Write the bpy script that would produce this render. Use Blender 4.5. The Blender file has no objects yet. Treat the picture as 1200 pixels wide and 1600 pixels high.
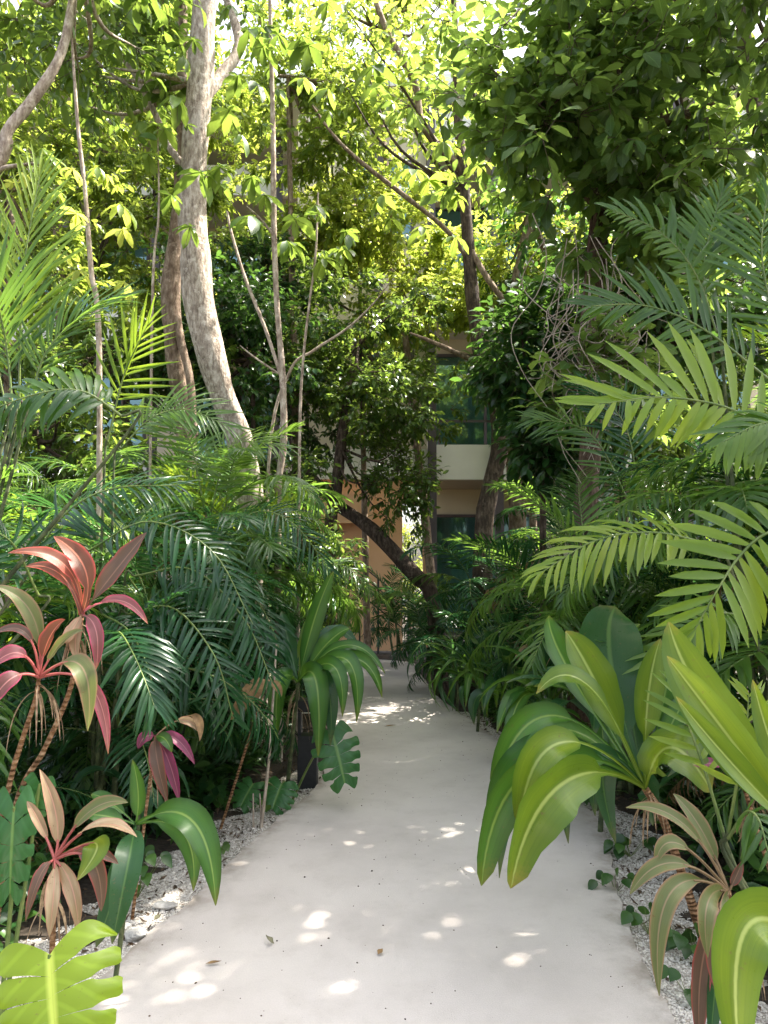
import bpy, math, random
import numpy as np

R = np.random.default_rng(11)
random.seed(5)
SC = bpy.context.scene
COL = SC.collection
rad = math.radians

# ------------------------------------------------------------------ camera geometry (pixel of the 1200x1600 photo -> point at depth Y)
FPX = 1155.0
PITCH = math.atan(80 / FPX)
CAMZ = 1.55
def P(u, v, Y):
    x, y = (u - 600) / FPX, (800 - v) / FPX
    c, s = math.cos(PITCH), math.sin(PITCH)
    d = np.array([x, c - y * s, s + y * c])
    return np.array([0, 0, CAMZ]) + d * (Y / d[1])
def G(u, v, z=0.0):
    x, y = (u - 600) / FPX, (800 - v) / FPX
    c, s = math.cos(PITCH), math.sin(PITCH)
    d = np.array([x, c - y * s, s + y * c])
    return np.array([0, 0, CAMZ]) + d * ((z - CAMZ) / d[2])

# ------------------------------------------------------------------ mesh helpers
def nrm(a):
    return a / np.maximum(np.linalg.norm(a, axis=-1, keepdims=True), 1e-9)

class MB:
    """collects faces and links them as one mesh object"""
    def __init__(self):
        self.V, self.F, self.n = [], [], 0
    def add(self, verts, faces, uv=None, mat=0, tint=0.5):
        verts = np.asarray(verts, dtype=np.float32).reshape(-1, 3)
        faces = np.asarray(faces, dtype=np.int64)
        m, k = faces.shape
        if uv is None:
            uv = np.zeros((m, k, 2), dtype=np.float32)
        t = np.broadcast_to(np.asarray(tint, dtype=np.float32), (m,))
        mt = np.broadcast_to(np.asarray(mat, dtype=np.int32), (m,))
        self.V.append(verts); self.F.append((faces + self.n, uv, mt, t)); self.n += len(verts)
    def mesh(self, name, mats, origin=(0, 0, 0), smooth=True):
        me = bpy.data.meshes.new(name)
        V = np.concatenate(self.V) - np.asarray(origin, dtype=np.float32)
        me.vertices.add(len(V)); me.vertices.foreach_set('co', V.astype(np.float32).ravel())
        li = np.concatenate([f[0].ravel() for f in self.F])
        cnt = np.concatenate([np.full(len(f[0]), f[0].shape[1]) for f in self.F])
        me.loops.add(len(li)); me.loops.foreach_set('vertex_index', li.astype(np.int32))
        me.polygons.add(len(cnt))
        me.polygons.foreach_set('loop_start', (np.cumsum(cnt) - cnt).astype(np.int32))
        me.polygons.foreach_set('material_index', np.concatenate([f[2] for f in self.F]).astype(np.int32))
        me.polygons.foreach_set('use_smooth', np.full(len(cnt), smooth))
        uvl = me.uv_layers.new(name='UVMap')
        uvl.data.foreach_set('uv', np.concatenate([np.asarray(f[1]).reshape(-1) for f in self.F]).astype(np.float32))
        at = me.attributes.new('tint', 'FLOAT', 'FACE')
        at.data.foreach_set('value', np.concatenate([f[3] for f in self.F]).astype(np.float32))
        for m in (mats if isinstance(mats, (list, tuple)) else [mats]):
            me.materials.append(m)
        me.update(calc_edges=True); me.validate()
        return me
    def build(self, name, mats, parent=None, origin=None, smooth=True):
        if origin is None:
            origin = tuple(parent.location) if parent is not None else (0, 0, 0)
        me = self.mesh(name, mats, origin, smooth)
        o = bpy.data.objects.new(name, me); COL.objects.link(o)
        if parent is not None:
            o.parent = parent
        else:
            o.location = origin
        return o

def tag(o, label=None, cat=None, group=None, kind=None):
    if label: o['label'] = label
    if cat: o['category'] = cat
    if group: o['group'] = group
    if kind: o['kind'] = kind
    return o
def thing(name, label, cat, loc=(0, 0, 0), group=None, rz=0):
    o = bpy.data.objects.new(name, None); COL.objects.link(o)
    o.empty_display_size = .1
    o.location = tuple(float(x) for x in loc); o.rotation_euler = (0, 0, rz)
    return tag(o, label, cat, group)
def inst(name, me, parent, loc, rot=(0, 0, 0), s=1):
    o = bpy.data.objects.new(name, me); COL.objects.link(o)
    o.parent = parent; o.location = tuple(float(x) for x in loc); o.rotation_euler = rot; o.scale = (s, s, s)
    return o

def smooth_pts(pts, n):
    p = np.asarray(pts, dtype=float)
    if len(p) == 2:
        t = np.linspace(0, 1, n)[:, None]; return p[0] * (1 - t) + p[1] * t
    q = np.vstack([2 * p[0] - p[1], p, 2 * p[-1] - p[-2]])
    out = []
    for x in np.linspace(0, len(p) - 1, n):
        i = min(int(x), len(p) - 2); t = x - i
        a, b, c, d = q[i], q[i + 1], q[i + 2], q[i + 3]
        out.append(.5 * ((2 * b) + (c - a) * t + (2 * a - 5 * b + 4 * c - d) * t * t + (3 * b - a - 3 * c + d) * t ** 3))
    return np.array(out)
def frames(c, up=(0.13, 0.21, 1)):
    T = nrm(np.gradient(c, axis=0))
    S = np.cross(T, np.asarray(up, float)); S = nrm(S)
    for i in range(1, len(c)):
        s = S[i - 1] - T[i] * np.dot(S[i - 1], T[i]); S[i] = s / max(np.linalg.norm(s), 1e-9)
    return T, S, np.cross(S, T)
def tube(mb, pts, radii, n=24, sides=10, rough=0.0, mat=0, tint=.5, seed=0):
    c = smooth_pts(pts, n)
    r = np.interp(np.linspace(0, 1, n), np.linspace(0, 1, len(radii)), radii)
    T, S, N = frames(c)
    a = np.linspace(0, 2 * np.pi, sides, endpoint=False)
    g = np.random.default_rng(seed)
    ph = g.uniform(0, 6.28, 6)
    L = np.concatenate([[0], np.cumsum(np.linalg.norm(np.diff(c, axis=0), axis=1))])
    wob = 1 + rough * (np.sin(a[None] * 2 + L[:, None] * 3 + ph[0]) * .5 + np.sin(a[None] * 3 - L[:, None] * 5 + ph[1]) * .35
                       + np.sin(L[:, None] * 9 + ph[2]) * .35 + g.normal(0, .28, (n, sides)))
    V = c[:, None] + (r[:, None] * wob)[..., None] * (np.cos(a)[None, :, None] * S[:, None] + np.sin(a)[None, :, None] * N[:, None])
    i = np.arange(n - 1)[:, None] * sides; j = np.arange(sides)[None]; k = (j + 1) % sides
    F = np.stack([i + j, i + k, i + sides + k, i + sides + j], -1).reshape(-1, 4)
    circ = 2 * np.pi * r.mean()
    ju = np.stack([j / sides, (j + 1) / sides, (j + 1) / sides, j / sides], -1) * circ + 0 * i[..., None]
    Li = L[:-1, None]; Lj = L[1:, None]
    vv = np.stack([Li + 0 * j, Li + 0 * j, Lj + 0 * j, Lj + 0 * j], -1)
    mb.add(V.reshape(-1, 3), F, np.stack([ju + 0 * vv, vv], -1).reshape(-1, 4, 2), mat, tint)
    # end caps as fans of quads onto a centre vertex ring
    for e, ring in ((0, V[0]), (n - 1, V[-1])):
        cc = ring.mean(0); inner = cc + (ring - cc) * .02
        vv2 = np.vstack([ring, inner]); jj = np.arange(sides); kk = (jj + 1) % sides
        f = np.stack([jj, kk, sides + kk, sides + jj], -1)
        if e == 0: f = f[:, ::-1]
        mb.add(vv2, f, None, mat, tint)
    return c
def box(mb, x0, x1, y0, y1, z0, z1, mat=0, tint=.5):
    v = [(x, y, z) for z in (z0, z1) for y in (y0, y1) for x in (x0, x1)]
    f = [(0, 2, 3, 1), (4, 5, 7, 6), (0, 1, 5, 4), (2, 6, 7, 3), (0, 4, 6, 2), (1, 3, 7, 5)]
    mb.add(v, f, None, mat, tint)
def prisms(mb, A, B, r, mat=0, tint=.5):
    """many thin three-sided twigs"""
    A, B = np.asarray(A), np.asarray(B); n = len(A)
    T = nrm(B - A); S = nrm(np.cross(T, np.array([.31, .17, 1.]))); N = np.cross(S, T)
    a = np.array([0, 2.094, 4.189]); r = np.broadcast_to(r, (n,))
    off = np.cos(a)[None, :, None] * S[:, None] + np.sin(a)[None, :, None] * N[:, None]
    V = np.concatenate([A[:, None] + off * r[:, None, None], B[:, None] + off * r[:, None, None] * .45], 1)
    b = np.arange(n)[:, None, None] * 6
    f = np.array([[0, 1, 4, 3], [1, 2, 5, 4], [2, 0, 3, 5]])[None] + b
    mb.add(V.reshape(-1, 3), f.reshape(-1, 4), None, mat, tint)

def leaves(mb, O, D, N, L, W, t, prof, bend=.5, fold=.25, tint=.5, mat=0):
    """a batch of leaves, each a folded strip of two columns that bends away from its normal"""
    O, D, N = (np.asarray(x, float) for x in (O, D, N)); n = len(O)
    t = np.asarray(t, float); prof = np.asarray(prof, float); r = len(t)
    L = np.broadcast_to(L, (n,)); W = np.broadcast_to(W, (n,)); b = np.broadcast_to(bend, (n,)).astype(float).copy()
    b[np.abs(b) < 1e-3] = 1e-3
    D = nrm(D); S = nrm(np.cross(D, N)); N = np.cross(S, D)
    bt = b[:, None] * t
    x = np.sin(bt) / b[:, None] * L[:, None]; z = -(1 - np.cos(bt)) / b[:, None] * L[:, None]
    C = O[:, None] + D[:, None] * x[..., None] + N[:, None] * z[..., None]
    Nt = N[:, None] * np.cos(bt)[..., None] + D[:, None] * np.sin(bt)[..., None]
    h = (W[:, None] * prof * .5)[..., None]
    cf, sf = math.cos(fold), math.sin(fold)
    Sd = S[:, None]
    V = np.stack([C - Sd * h * cf + Nt * h * sf, C, C + Sd * h * cf + Nt * h * sf], 2)
    b0 = np.arange(n)[:, None, None] * (r * 3)
    i = np.arange(r - 1)[None, :, None] * 3; k = np.arange(2)[None, None]
    q = b0 + i + k
    F = np.stack([q, q + 1, q + 4, q + 3], -1).reshape(-1, 4)
    t0 = t[:-1][None, :, None] + 0. * k; t1 = t[1:][None, :, None] + 0. * k
    u0 = k * .5 + 0 * t0; u1 = u0 + .5
    uv = np.stack([np.stack([u0, t0], -1), np.stack([u1, t0], -1), np.stack([u1, t1], -1), np.stack([u0, t1], -1)], -2)
    uv = np.broadcast_to(uv, (n, r - 1, 2, 4, 2)).reshape(-1, 4, 2)
    tt = np.repeat(np.broadcast_to(tint, (n,)), (r - 1) * 2)
    mb.add(V.reshape(-1, 3), F, uv, mat, tt)

PROF = {
    'lance': lambda s: (s ** .55) * (1 - s) ** .8 * 1.93,
    'broad': lambda s: (s ** .5) * (1 - s) ** .55 * 2.0,
    'long': lambda s: np.minimum((s * 5 + .02) ** .6, 1) * (1 - s ** 3.2) ** .8,
}
def blade(mb, p0, via, p1, w, nh=None, prof='lance', pet=.16, fold=.3, wave=.0, rows=22, cols=8, mat=0, tint=.5, seed=0, petw=.1, curl=0.0, roll=0.0, side=None):
    """one large leaf along a bezier from p0 through via to p1; nh points out of its upper face"""
    p0, via, p1 = (np.asarray(x, float) for x in (p0, via, p1))
    c = 2 * via - .5 * (p0 + p1)
    t = np.linspace(0, 1, rows)[:, None]
    C = (1 - t) ** 2 * p0 + 2 * t * (1 - t) * c + t * t * p1
    T = nrm(np.gradient(C, axis=0))
    nh = np.asarray(nh if nh is not None else (0, -.75, .65), float)
    S = nrm(np.cross(T, nh)) if side is None else np.broadcast_to(np.asarray(side, float), T.shape); N = np.cross(S, T)
    if roll:
        an = roll * t; S, N = S * np.cos(an) + N * np.sin(an), N * np.cos(an) - S * np.sin(an)
    tt = t[:, 0]; s = np.clip((tt - pet) / (1 - pet), 0, 1)
    pr = PROF[prof](np.clip(s, 1e-4, 1)) ; pr = np.where(tt <= pet, 0, pr)
    ramp = np.clip(1 - (tt - pet) / .12, 0, 1)
    h = w * .5 * np.maximum(pr, petw * np.maximum(ramp, .0)); h = np.maximum(h, w * .012)
    x = np.linspace(-1, 1, cols + 1)
    g = np.random.default_rng(seed); ph = g.uniform(0, 6.28, 4); L = np.linalg.norm(np.diff(C, axis=0), axis=1).sum()
    fo = np.abs(x) ** 1.15 * fold - curl * x ** 4
    V = C[:, None] + S[:, None] * (h[:, None] * x[None] * (1 - .35 * fold * np.abs(x)))[..., None] \
        + N[:, None] * (h[:, None] * fo[None])[..., None]
    if wave:
        wv = wave * w * (np.sin(tt[:, None] * 19 + ph[0] + (x[None] > 0) * 1.9) * .6 + np.sin(tt[:, None] * 31 + ph[1]) * .4) * x[None] ** 2 * np.minimum(pr, 1)[:, None]
        V = V + N[:, None] * wv[..., None]
    k = cols + 1
    i = np.arange(rows - 1)[:, None] * k; j = np.arange(cols)[None]
    F = np.stack([i + j, i + j + 1, i + k + j + 1, i + k + j], -1).reshape(-1, 4)
    uu = (x + 1) / 2
    u0 = uu[:-1][None] + 0 * i; u1 = uu[1:][None] + 0 * i; v0 = tt[:-1][:, None] + 0 * j; v1 = tt[1:][:, None] + 0 * j
    uv = np.stack([np.stack([u0, v0], -1), np.stack([u1, v0], -1), np.stack([u1, v1], -1), np.stack([u0, v1], -1)], -2).reshape(-1, 4, 2)
    mb.add(V.reshape(-1, 3), F, uv, mat, tint)

def monstera(mb, base, tip, w, nh, lobes=5, droop=.15, mat=0, seed=0, cut=.56):
    """a split leaf: lobes run together near the midrib and part towards the edge"""
    base, tip = np.asarray(base, float), np.asarray(tip, float)
    ax = tip - base; L = np.linalg.norm(ax); T0 = ax / L
    nh = np.asarray(nh, float); S0 = nrm(np.cross(T0, nh)); N0 = np.cross(S0, T0)
    g = np.random.default_rng(seed)
    def wid(t): return w * .5 * np.where(t < .3, .80 + .7 * t, 1.01 * np.sqrt(np.clip(1 - ((t - .3) / .72) ** 2, .004, 1)))
    nu, nt = 22, 9
    u = np.linspace(0, 1, nu); q = np.linspace(-1, 1, nt)
    for sd in (-1, 1):
        ed = np.linspace(0, 1, lobes + 1) ** .92
        ed[1:-1] += g.uniform(-.025, .025, lobes - 1)
        cuts = np.concatenate([[.9], np.clip(cut + g.uniform(-.2, .28, lobes - 1), .36, .9), [.95]])
        def sweep(t): return -.62 + .92 * np.clip(t, 0, 1) ** .7
        for k in range(lobes):
            a, b = ed[k], ed[k + 1]
            def gp_(c_): return .17 * np.sin(np.pi * np.clip((u - c_) / (1.06 - c_), 0, 1)) ** .7
            ga = gp_(cuts[k]) * (1 if k else .05); gb = gp_(cuts[k + 1])
            lo = a + (b - a) * ga; hi = b - (b - a) * gb
            rnd = 1 - .42 * np.clip((u - .88) / .12, 0, 1) ** 2.2
            if k == 0: lo = a + (b - a) * .72 * np.clip((u - .5) / .5, 0, 1) ** 2.4
            mid = (lo + hi) / 2; half = (hi - lo) / 2 * rnd
            tv = mid[:, None] + half[:, None] * q[None]
            ww = wid(tv * .5 + mid[:, None] * .5) * (1 + g.uniform(-.05, .05))
            y = tv + sweep(tv * .85 + (a + b) / 2 * .15) * np.sin(u[:, None] * 1.62) ** (.85 + .5 * tv) * .55
            X = base + T0 * (y * L)[..., None] + S0 * (sd * u[:, None] * ww)[..., None] \
                + N0 * ((.10 * w * u - .20 * w * u ** 2)[:, None] - droop * L * tv ** 2 + .018 * w * np.sin(q * 2.2 + k)[None] * u[:, None])[..., None]
            i = np.arange(nu - 1)[:, None] * nt; j = np.arange(nt - 1)[None]
            F = np.stack([i + j, i + j + 1, i + nt + j + 1, i + nt + j], -1).reshape(-1, 4)
            uu = .5 + sd * .5 * u; qq = (q + 1) / 2
            def c(ii, jj): return np.stack([uu[ii][:, None] + 0 * qq[jj][None], k * .12 + .12 * qq[jj][None] + 0 * uu[ii][:, None]], -1)
            I0, I1 = np.arange(nu - 1), np.arange(1, nu); J0, J1 = np.arange(nt - 1), np.arange(1, nt)
            uv = np.stack([c(I0, J0), c(I0, J1), c(I1, J1), c(I1, J0)], -2).reshape(-1, 4, 2)
            if sd < 0: F = F[:, ::-1]; uv = uv[:, ::-1]
            mb.add(X.reshape(-1, 3), F, uv, mat, .5)

LT = [0, .18, .45, .75, 1]; LP = [.35, .85, 1, .7, .04]
def frond(mb, pts, up, pairs=26, stalk=True, ll=.34, lw=.032, start=.18, a0=72, a1=22, lift=18, bend=.7, rr=.006, tint=None, seed=0, sides=(1, -1), lifts=None, prof=LP, n=48, jit=1.0, lmin=.45):
    """a feather palm leaf: rachis tube and leaflets in two rows"""
    g = np.random.default_rng(seed)
    c = smooth_pts(pts, n)
    T = nrm(np.gradient(c, axis=0)); up = np.asarray(up, float)
    S = nrm(np.cross(T, up)); N = np.cross(S, T)
    if stalk: tube(mb, c[:: max(1, n // 16)].tolist() + [c[-1]], [rr, rr * .8, rr * .3], n=18, sides=6, mat=1)
    for k, sd in enumerate(sides):
        t = np.clip(np.linspace(start, .99, pairs) + g.normal(0, .004 * jit, pairs) + (.5 / pairs if sd < 0 else 0), 0, .995)
        x = t * (n - 1); i = np.minimum(x.astype(int), n - 2); f = (x - i)[:, None]
        o = c[i] * (1 - f) + c[i + 1] * f; Ti = T[i]; Si = S[i]; Ni = N[i]
        q = (t - start) / (1 - start)
        a = np.radians(a0 + (a1 - a0) * q ** 1.4 + g.normal(0, 5 * jit, pairs) + np.where(g.uniform(size=pairs) < .05 * jit, g.normal(0, 22, pairs), 0))
        lf = np.radians((lifts[k] if lifts is not None else lift) + g.normal(0, 7 * jit, pairs))
        D = Ti * np.cos(a)[:, None] + (Si * (sd * np.cos(lf))[:, None] + Ni * np.sin(lf)[:, None]) * np.sin(a)[:, None]
        nn = Ni * np.cos(lf)[:, None] - Si * (sd * np.sin(lf))[:, None]
        le = ll * (np.interp(q, [0, .12, .4, .75, 1], [.6, .88, 1, .8, lmin])) * (1 + g.normal(0, .06 * jit, pairs)) * np.where(g.uniform(size=pairs) < .035 * jit, .4, 1)
        be = bend * (1 + g.normal(0, .25 * jit, pairs))
        leaves(mb, o, D, nn, le, lw * np.interp(q, [0, .3, 1], [.8, 1, .6]), LT, prof, be, .35, tint if tint is not None else g.uniform(.2, .8) + g.normal(0, .1, pairs), 0)

def crown(mb, ells, clumps, per, ll, lw, cr, bend=.6, droop=.2, seed=0, twigs=5, twr=.004, shell=2.2, mat=0, twmat=1, tm=(.5, .25), out=.7, prof=None, asp=.25, pads=0, pr=(.36, .10)):
    """leafy twigs in clumps through one or more ellipsoids (centre, radii); returns the clump centres"""
    g = np.random.default_rng(seed)
    ells = [(np.asarray(c, float), np.asarray(r, float)) for c, r in ells]
    vol = np.array([np.prod(r) for _, r in ells]); idx = g.choice(len(ells), clumps, p=vol / vol.sum())
    c0 = np.array([e[0] for e in ells])[idx]; rr = np.array([e[1] for e in ells])[idx]
    d = nrm(g.normal(0, 1, (clumps, 3))); C = c0 + d * rr * (g.uniform(0, 1, clumps) ** (1 / shell))[:, None]
    if pads:
        k = max(2, clumps // pads); pc = C[:k]; w_ = g.integers(0, k, clumps); h_ = pc[w_] - c0[:k][w_]
        C = pc[w_] + g.normal(0, 1, (clumps, 3)) * [pr[0], pr[0], pr[1]] * g.uniform(.7, 1.3, (k, 1))[w_]
        C[:, 2] -= .25 * np.linalg.norm((C - pc[w_])[:, :2], axis=1); d = nrm(nrm(C - pc[w_]) * [1, 1, .5] + nrm(h_) * .4); rr = np.ones_like(C)
    od = nrm(d * rr)
    K = np.repeat(C, twigs, 0); od = np.repeat(od, twigs, 0); ct = np.repeat(g.normal(0, .6, clumps), twigs)
    td = nrm(od * out + g.normal(0, .62, K.shape) + np.array([0, 0, -.05])); tl = cr * g.uniform(.55, 1.25, len(K))
    if twr: prisms(mb, K, K + td * tl[:, None], twr, twmat)
    m = max(2, per // twigs)
    s = np.tile(np.linspace(.2, 1, m), len(K)); Kd = np.repeat(td, m, 0); O = np.repeat(K, m, 0) + Kd * (np.repeat(tl, m) * s)[:, None]
    n = len(O); sd = np.where(np.arange(n) % 2 == 0, 1., -1.)[:, None]
    side = nrm(np.cross(Kd, np.array([0, 0, 1.]) + g.normal(0, .35, (n, 3))))
    D = nrm(Kd * (.35 + .5 * s[:, None]) + side * sd * (.95 - .5 * s[:, None]) + g.normal(0, asp, (n, 3)) + np.array([0, 0, -droop]))
    N = nrm(np.array([0, 0, 1.]) + g.normal(0, .42, (n, 3)))
    sc = g.uniform(.65, 1.2, n)
    tint = np.clip(tm[0] + tm[1] * (np.repeat(ct, m) + g.normal(0, .5, n)), 0, 1)
    leaves(mb, O, D, N, ll * sc, lw * sc, [0, .3, .68, 1], prof or [.14, .92, .84, .06], bend + g.normal(0, .3, n), .22, tint, mat)
    return C
def palmate(mb, C, size, seed=0, n=6, mat=0, droop=.55, tm=(.5, .3), wr=.37):
    """umbrella leaves: n drooping leaflets round the end of a leaf stalk"""
    g = np.random.default_rng(seed); C = np.asarray(C, float); k = len(C)
    ax = nrm(np.array([0, 0, 1.]) + g.normal(0, .3, (k, 3))); s = nrm(np.cross(ax, g.normal(0, 1, (k, 3)))); q = np.cross(ax, s)
    a = np.linspace(0, 2 * np.pi, n, endpoint=False)[None] + g.normal(0, .25, (k, n)); droop = droop * g.uniform(.3, 1.5, (k, n, 1))
    D = np.cos(a)[..., None] * s[:, None] + np.sin(a)[..., None] * q[:, None] - ax[:, None] * droop
    sz = size * g.uniform(.45, 1.15, (k, 1)) * g.uniform(.6, 1.1, (k, n))
    N = np.repeat(ax, n, 0) + D.reshape(-1, 3) * droop.reshape(-1, 1)
    tint = np.clip(tm[0] + tm[1] * np.repeat(g.normal(0, 1, k), n), 0, 1)
    leaves(mb, np.repeat(C, n, 0), D.reshape(-1, 3), N, sz.ravel(), sz.ravel() * wr, [0, .12, .4, .75, 1], [.08, .4, .98, .85, .05], .7, .25, tint, mat)
    prisms(mb, C, C - ax * size * .5 + g.normal(0, size * .3, (k, 3)) , .003, 1)

# ------------------------------------------------------------------ materials
def newmat(name):
    m = bpy.data.materials.new(name); m.use_nodes = True
    nt = m.node_tree; nt.nodes.clear()
    return m, nt.nodes, nt.links
def nd(ns, typ, **kw):
    n = ns.new(typ)
    for k, v in kw.items():
        if k.startswith('i_'):
            key = k[2:]; n.inputs[int(key) if key.isdigit() else key].default_value = v
        else: setattr(n, k, v)
    return n
def math_(ns, ls, op, a, b=None):
    n = ns.new('ShaderNodeMath'); n.operation = op
    for i, x in enumerate((a, b)):
        if x is None: continue
        if isinstance(x, (int, float)): n.inputs[i].default_value = x
        else: ls.new(x, n.inputs[i])
    return n.outputs[0]
def mix_(ns, ls, fac, a, b, blend='MIX'):
    n = ns.new('ShaderNodeMix'); n.data_type = 'RGBA'; n.blend_type = blend
    for i, x in ((0, fac), (6, a), (7, b)):
        if hasattr(x, 'links') or hasattr(x, 'is_linked'): ls.new(x, n.inputs[i])
        else: n.inputs[i].default_value = x if i == 0 else (*x[:3], 1)
    return n.outputs[2]
def ramp_(ns, ls, fac, stops):
    n = ns.new('ShaderNodeValToRGB'); e = n.color_ramp.elements
    while len(e) > 1: e.remove(e[0])
    e[0].position = stops[0][0]; e[0].color = (*stops[0][1], 1)
    for p, c in stops[1:]:
        x = e.new(p); x.color = (*c, 1)
    ls.new(fac, n.inputs[0]); return n.outputs[0]

def leafmat(name, stops, trans=(.22, .34, .03), tf=.36, rough=.38, uvmode=None, midrib=None, edge=None, var=.25, spec=.5, streak=0.0, vein=9.0, vstr=.25, tipc=None):
    m, ns, ls = newmat(name)
    at = nd(ns, 'ShaderNodeAttribute', attribute_name='tint'); oi = nd(ns, 'ShaderNodeObjectInfo')
    f = math_(ns, ls, 'ADD', at.outputs['Fac'], math_(ns, ls, 'MULTIPLY', math_(ns, ls, 'SUBTRACT', oi.outputs['Random'], .5), var))
    geo = nd(ns, 'ShaderNodeNewGeometry')
    no = nd(ns, 'ShaderNodeTexNoise', i_Scale=3.2); ls.new(geo.outputs['Position'], no.inputs['Vector'])
    f = math_(ns, ls, 'ADD', f, math_(ns, ls, 'MULTIPLY', math_(ns, ls, 'SUBTRACT', no.outputs[0], .5), .5))
    bump = None
    if uvmode:
        uv = nd(ns, 'ShaderNodeUVMap', uv_map='UVMap'); sp = nd(ns, 'ShaderNodeSeparateXYZ'); ls.new(uv.outputs[0], sp.inputs[0])
        a = math_(ns, ls, 'ABSOLUTE', math_(ns, ls, 'SUBTRACT', sp.outputs[0], .5))
        sv = math_(ns, ls, 'SINE', math_(ns, ls, 'MULTIPLY', math_(ns, ls, 'SUBTRACT', math_(ns, ls, 'MULTIPLY', sp.outputs[1], 1.0 if uvmode == 'vein' else .30), math_(ns, ls, 'MULTIPLY', a, .55 if uvmode == 'vein' else 1.7)), vein * 6.283))
        if streak:
            mp = nd(ns, 'ShaderNodeMapping'); mp.inputs['Scale'].default_value = (26, 1.6, 1); ls.new(uv.outputs[0], mp.inputs[0])
            wv = nd(ns, 'ShaderNodeTexNoise', i_Scale=1.0, i_Detail=3.0); ls.new(mp.outputs[0], wv.inputs['Vector'])
            oo = nd(ns, 'ShaderNodeTexNoise', i_Scale=2.2, i_Detail=2.0); ls.new(uv.outputs[0], oo.inputs['Vector'])
            f = math_(ns, ls, 'ADD', f, math_(ns, ls, 'MULTIPLY', math_(ns, ls, 'SUBTRACT', wv.outputs[0], .5), streak))
            f = math_(ns, ls, 'ADD', f, math_(ns, ls, 'MULTIPLY', math_(ns, ls, 'SUBTRACT', oo.outputs[0], .5), streak * 1.4))
    col = ramp_(ns, ls, f, stops)
    if uvmode:
        if vstr:
            vf = math_(ns, ls, 'MULTIPLY', math_(ns, ls, 'MAXIMUM', math_(ns, ls, 'SUBTRACT', sv, .55), 0), vstr)
            col = mix_(ns, ls, vf, col, tuple(min(1, c * 2.2 + .02) for c in stops[len(stops) // 2][1]))
        bl = nd(ns, 'ShaderNodeTexNoise', i_Scale=55.0, i_Detail=3.0, i_Roughness=.7); ls.new(geo.outputs['Position'], bl.inputs['Vector'])
        bf = nd(ns, 'ShaderNodeMapRange', i_1=.645, i_2=.72); ls.new(math_(ns, ls, 'ADD', bl.outputs[0], math_(ns, ls, 'MULTIPLY', math_(ns, ls, 'SUBTRACT', no.outputs[0], .5), .25)), bf.inputs[0])
        col = mix_(ns, ls, math_(ns, ls, 'MULTIPLY', bf.outputs[0], .7), col, (.11, .075, .03))
        if edge:
            ef = nd(ns, 'ShaderNodeMapRange', i_1=.20 if 'broad' in name else .36, i_2=.5); ls.new(a, ef.inputs[0]); col = mix_(ns, ls, ef.outputs[0], col, edge)
        if tipc:
            tfac = nd(ns, 'ShaderNodeMapRange', i_1=.98, i_2=1.08); ls.new(math_(ns, ls, 'ADD', sp.outputs[1], math_(ns, ls, 'MULTIPLY', bl.outputs[0], .14)), tfac.inputs[0]); col = mix_(ns, ls, tfac.outputs[0], col, tipc)
        if midrib:
            mf = nd(ns, 'ShaderNodeMapRange', i_1=.045, i_2=.015); ls.new(a, mf.inputs[0]); col = mix_(ns, ls, mf.outputs[0], col, midrib)
        bump = nd(ns, 'ShaderNodeBump', i_Strength=.07 if 'broad' in name else .16, i_Distance=.003)
        ls.new(math_(ns, ls, 'ADD', sv, math_(ns, ls, 'MULTIPLY', no.outputs[0], 2)), bump.inputs['Height'])
    pb = nd(ns, 'ShaderNodeBsdfPrincipled', i_Roughness=rough); ls.new(col, pb.inputs['Base Color'])
    if uvmode:
        ls.new(math_(ns, ls, 'ADD', rough - .10, math_(ns, ls, 'MULTIPLY', bl.outputs[0], .34)), pb.inputs['Roughness'])
    pb.inputs['Specular IOR Level'].default_value = spec * .8
    tr = nd(ns, 'ShaderNodeBsdfTranslucent')
    tcol = mix_(ns, ls, .45, mix_(ns, ls, 1.0, col, (3.2, 3.2, 3.2), 'MULTIPLY'), trans); ls.new(tcol, tr.inputs[0])
    if bump:
        ls.new(bump.outputs[0], pb.inputs['Normal'])
    ms = nd(ns, 'ShaderNodeMixShader'); ms.inputs[0].default_value = tf
    ls.new(pb.outputs[0], ms.inputs[1]); ls.new(tr.outputs[0], ms.inputs[2])
    out = nd(ns, 'ShaderNodeOutputMaterial'); ls.new(ms.outputs[0], out.inputs[0])
    return m
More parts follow.
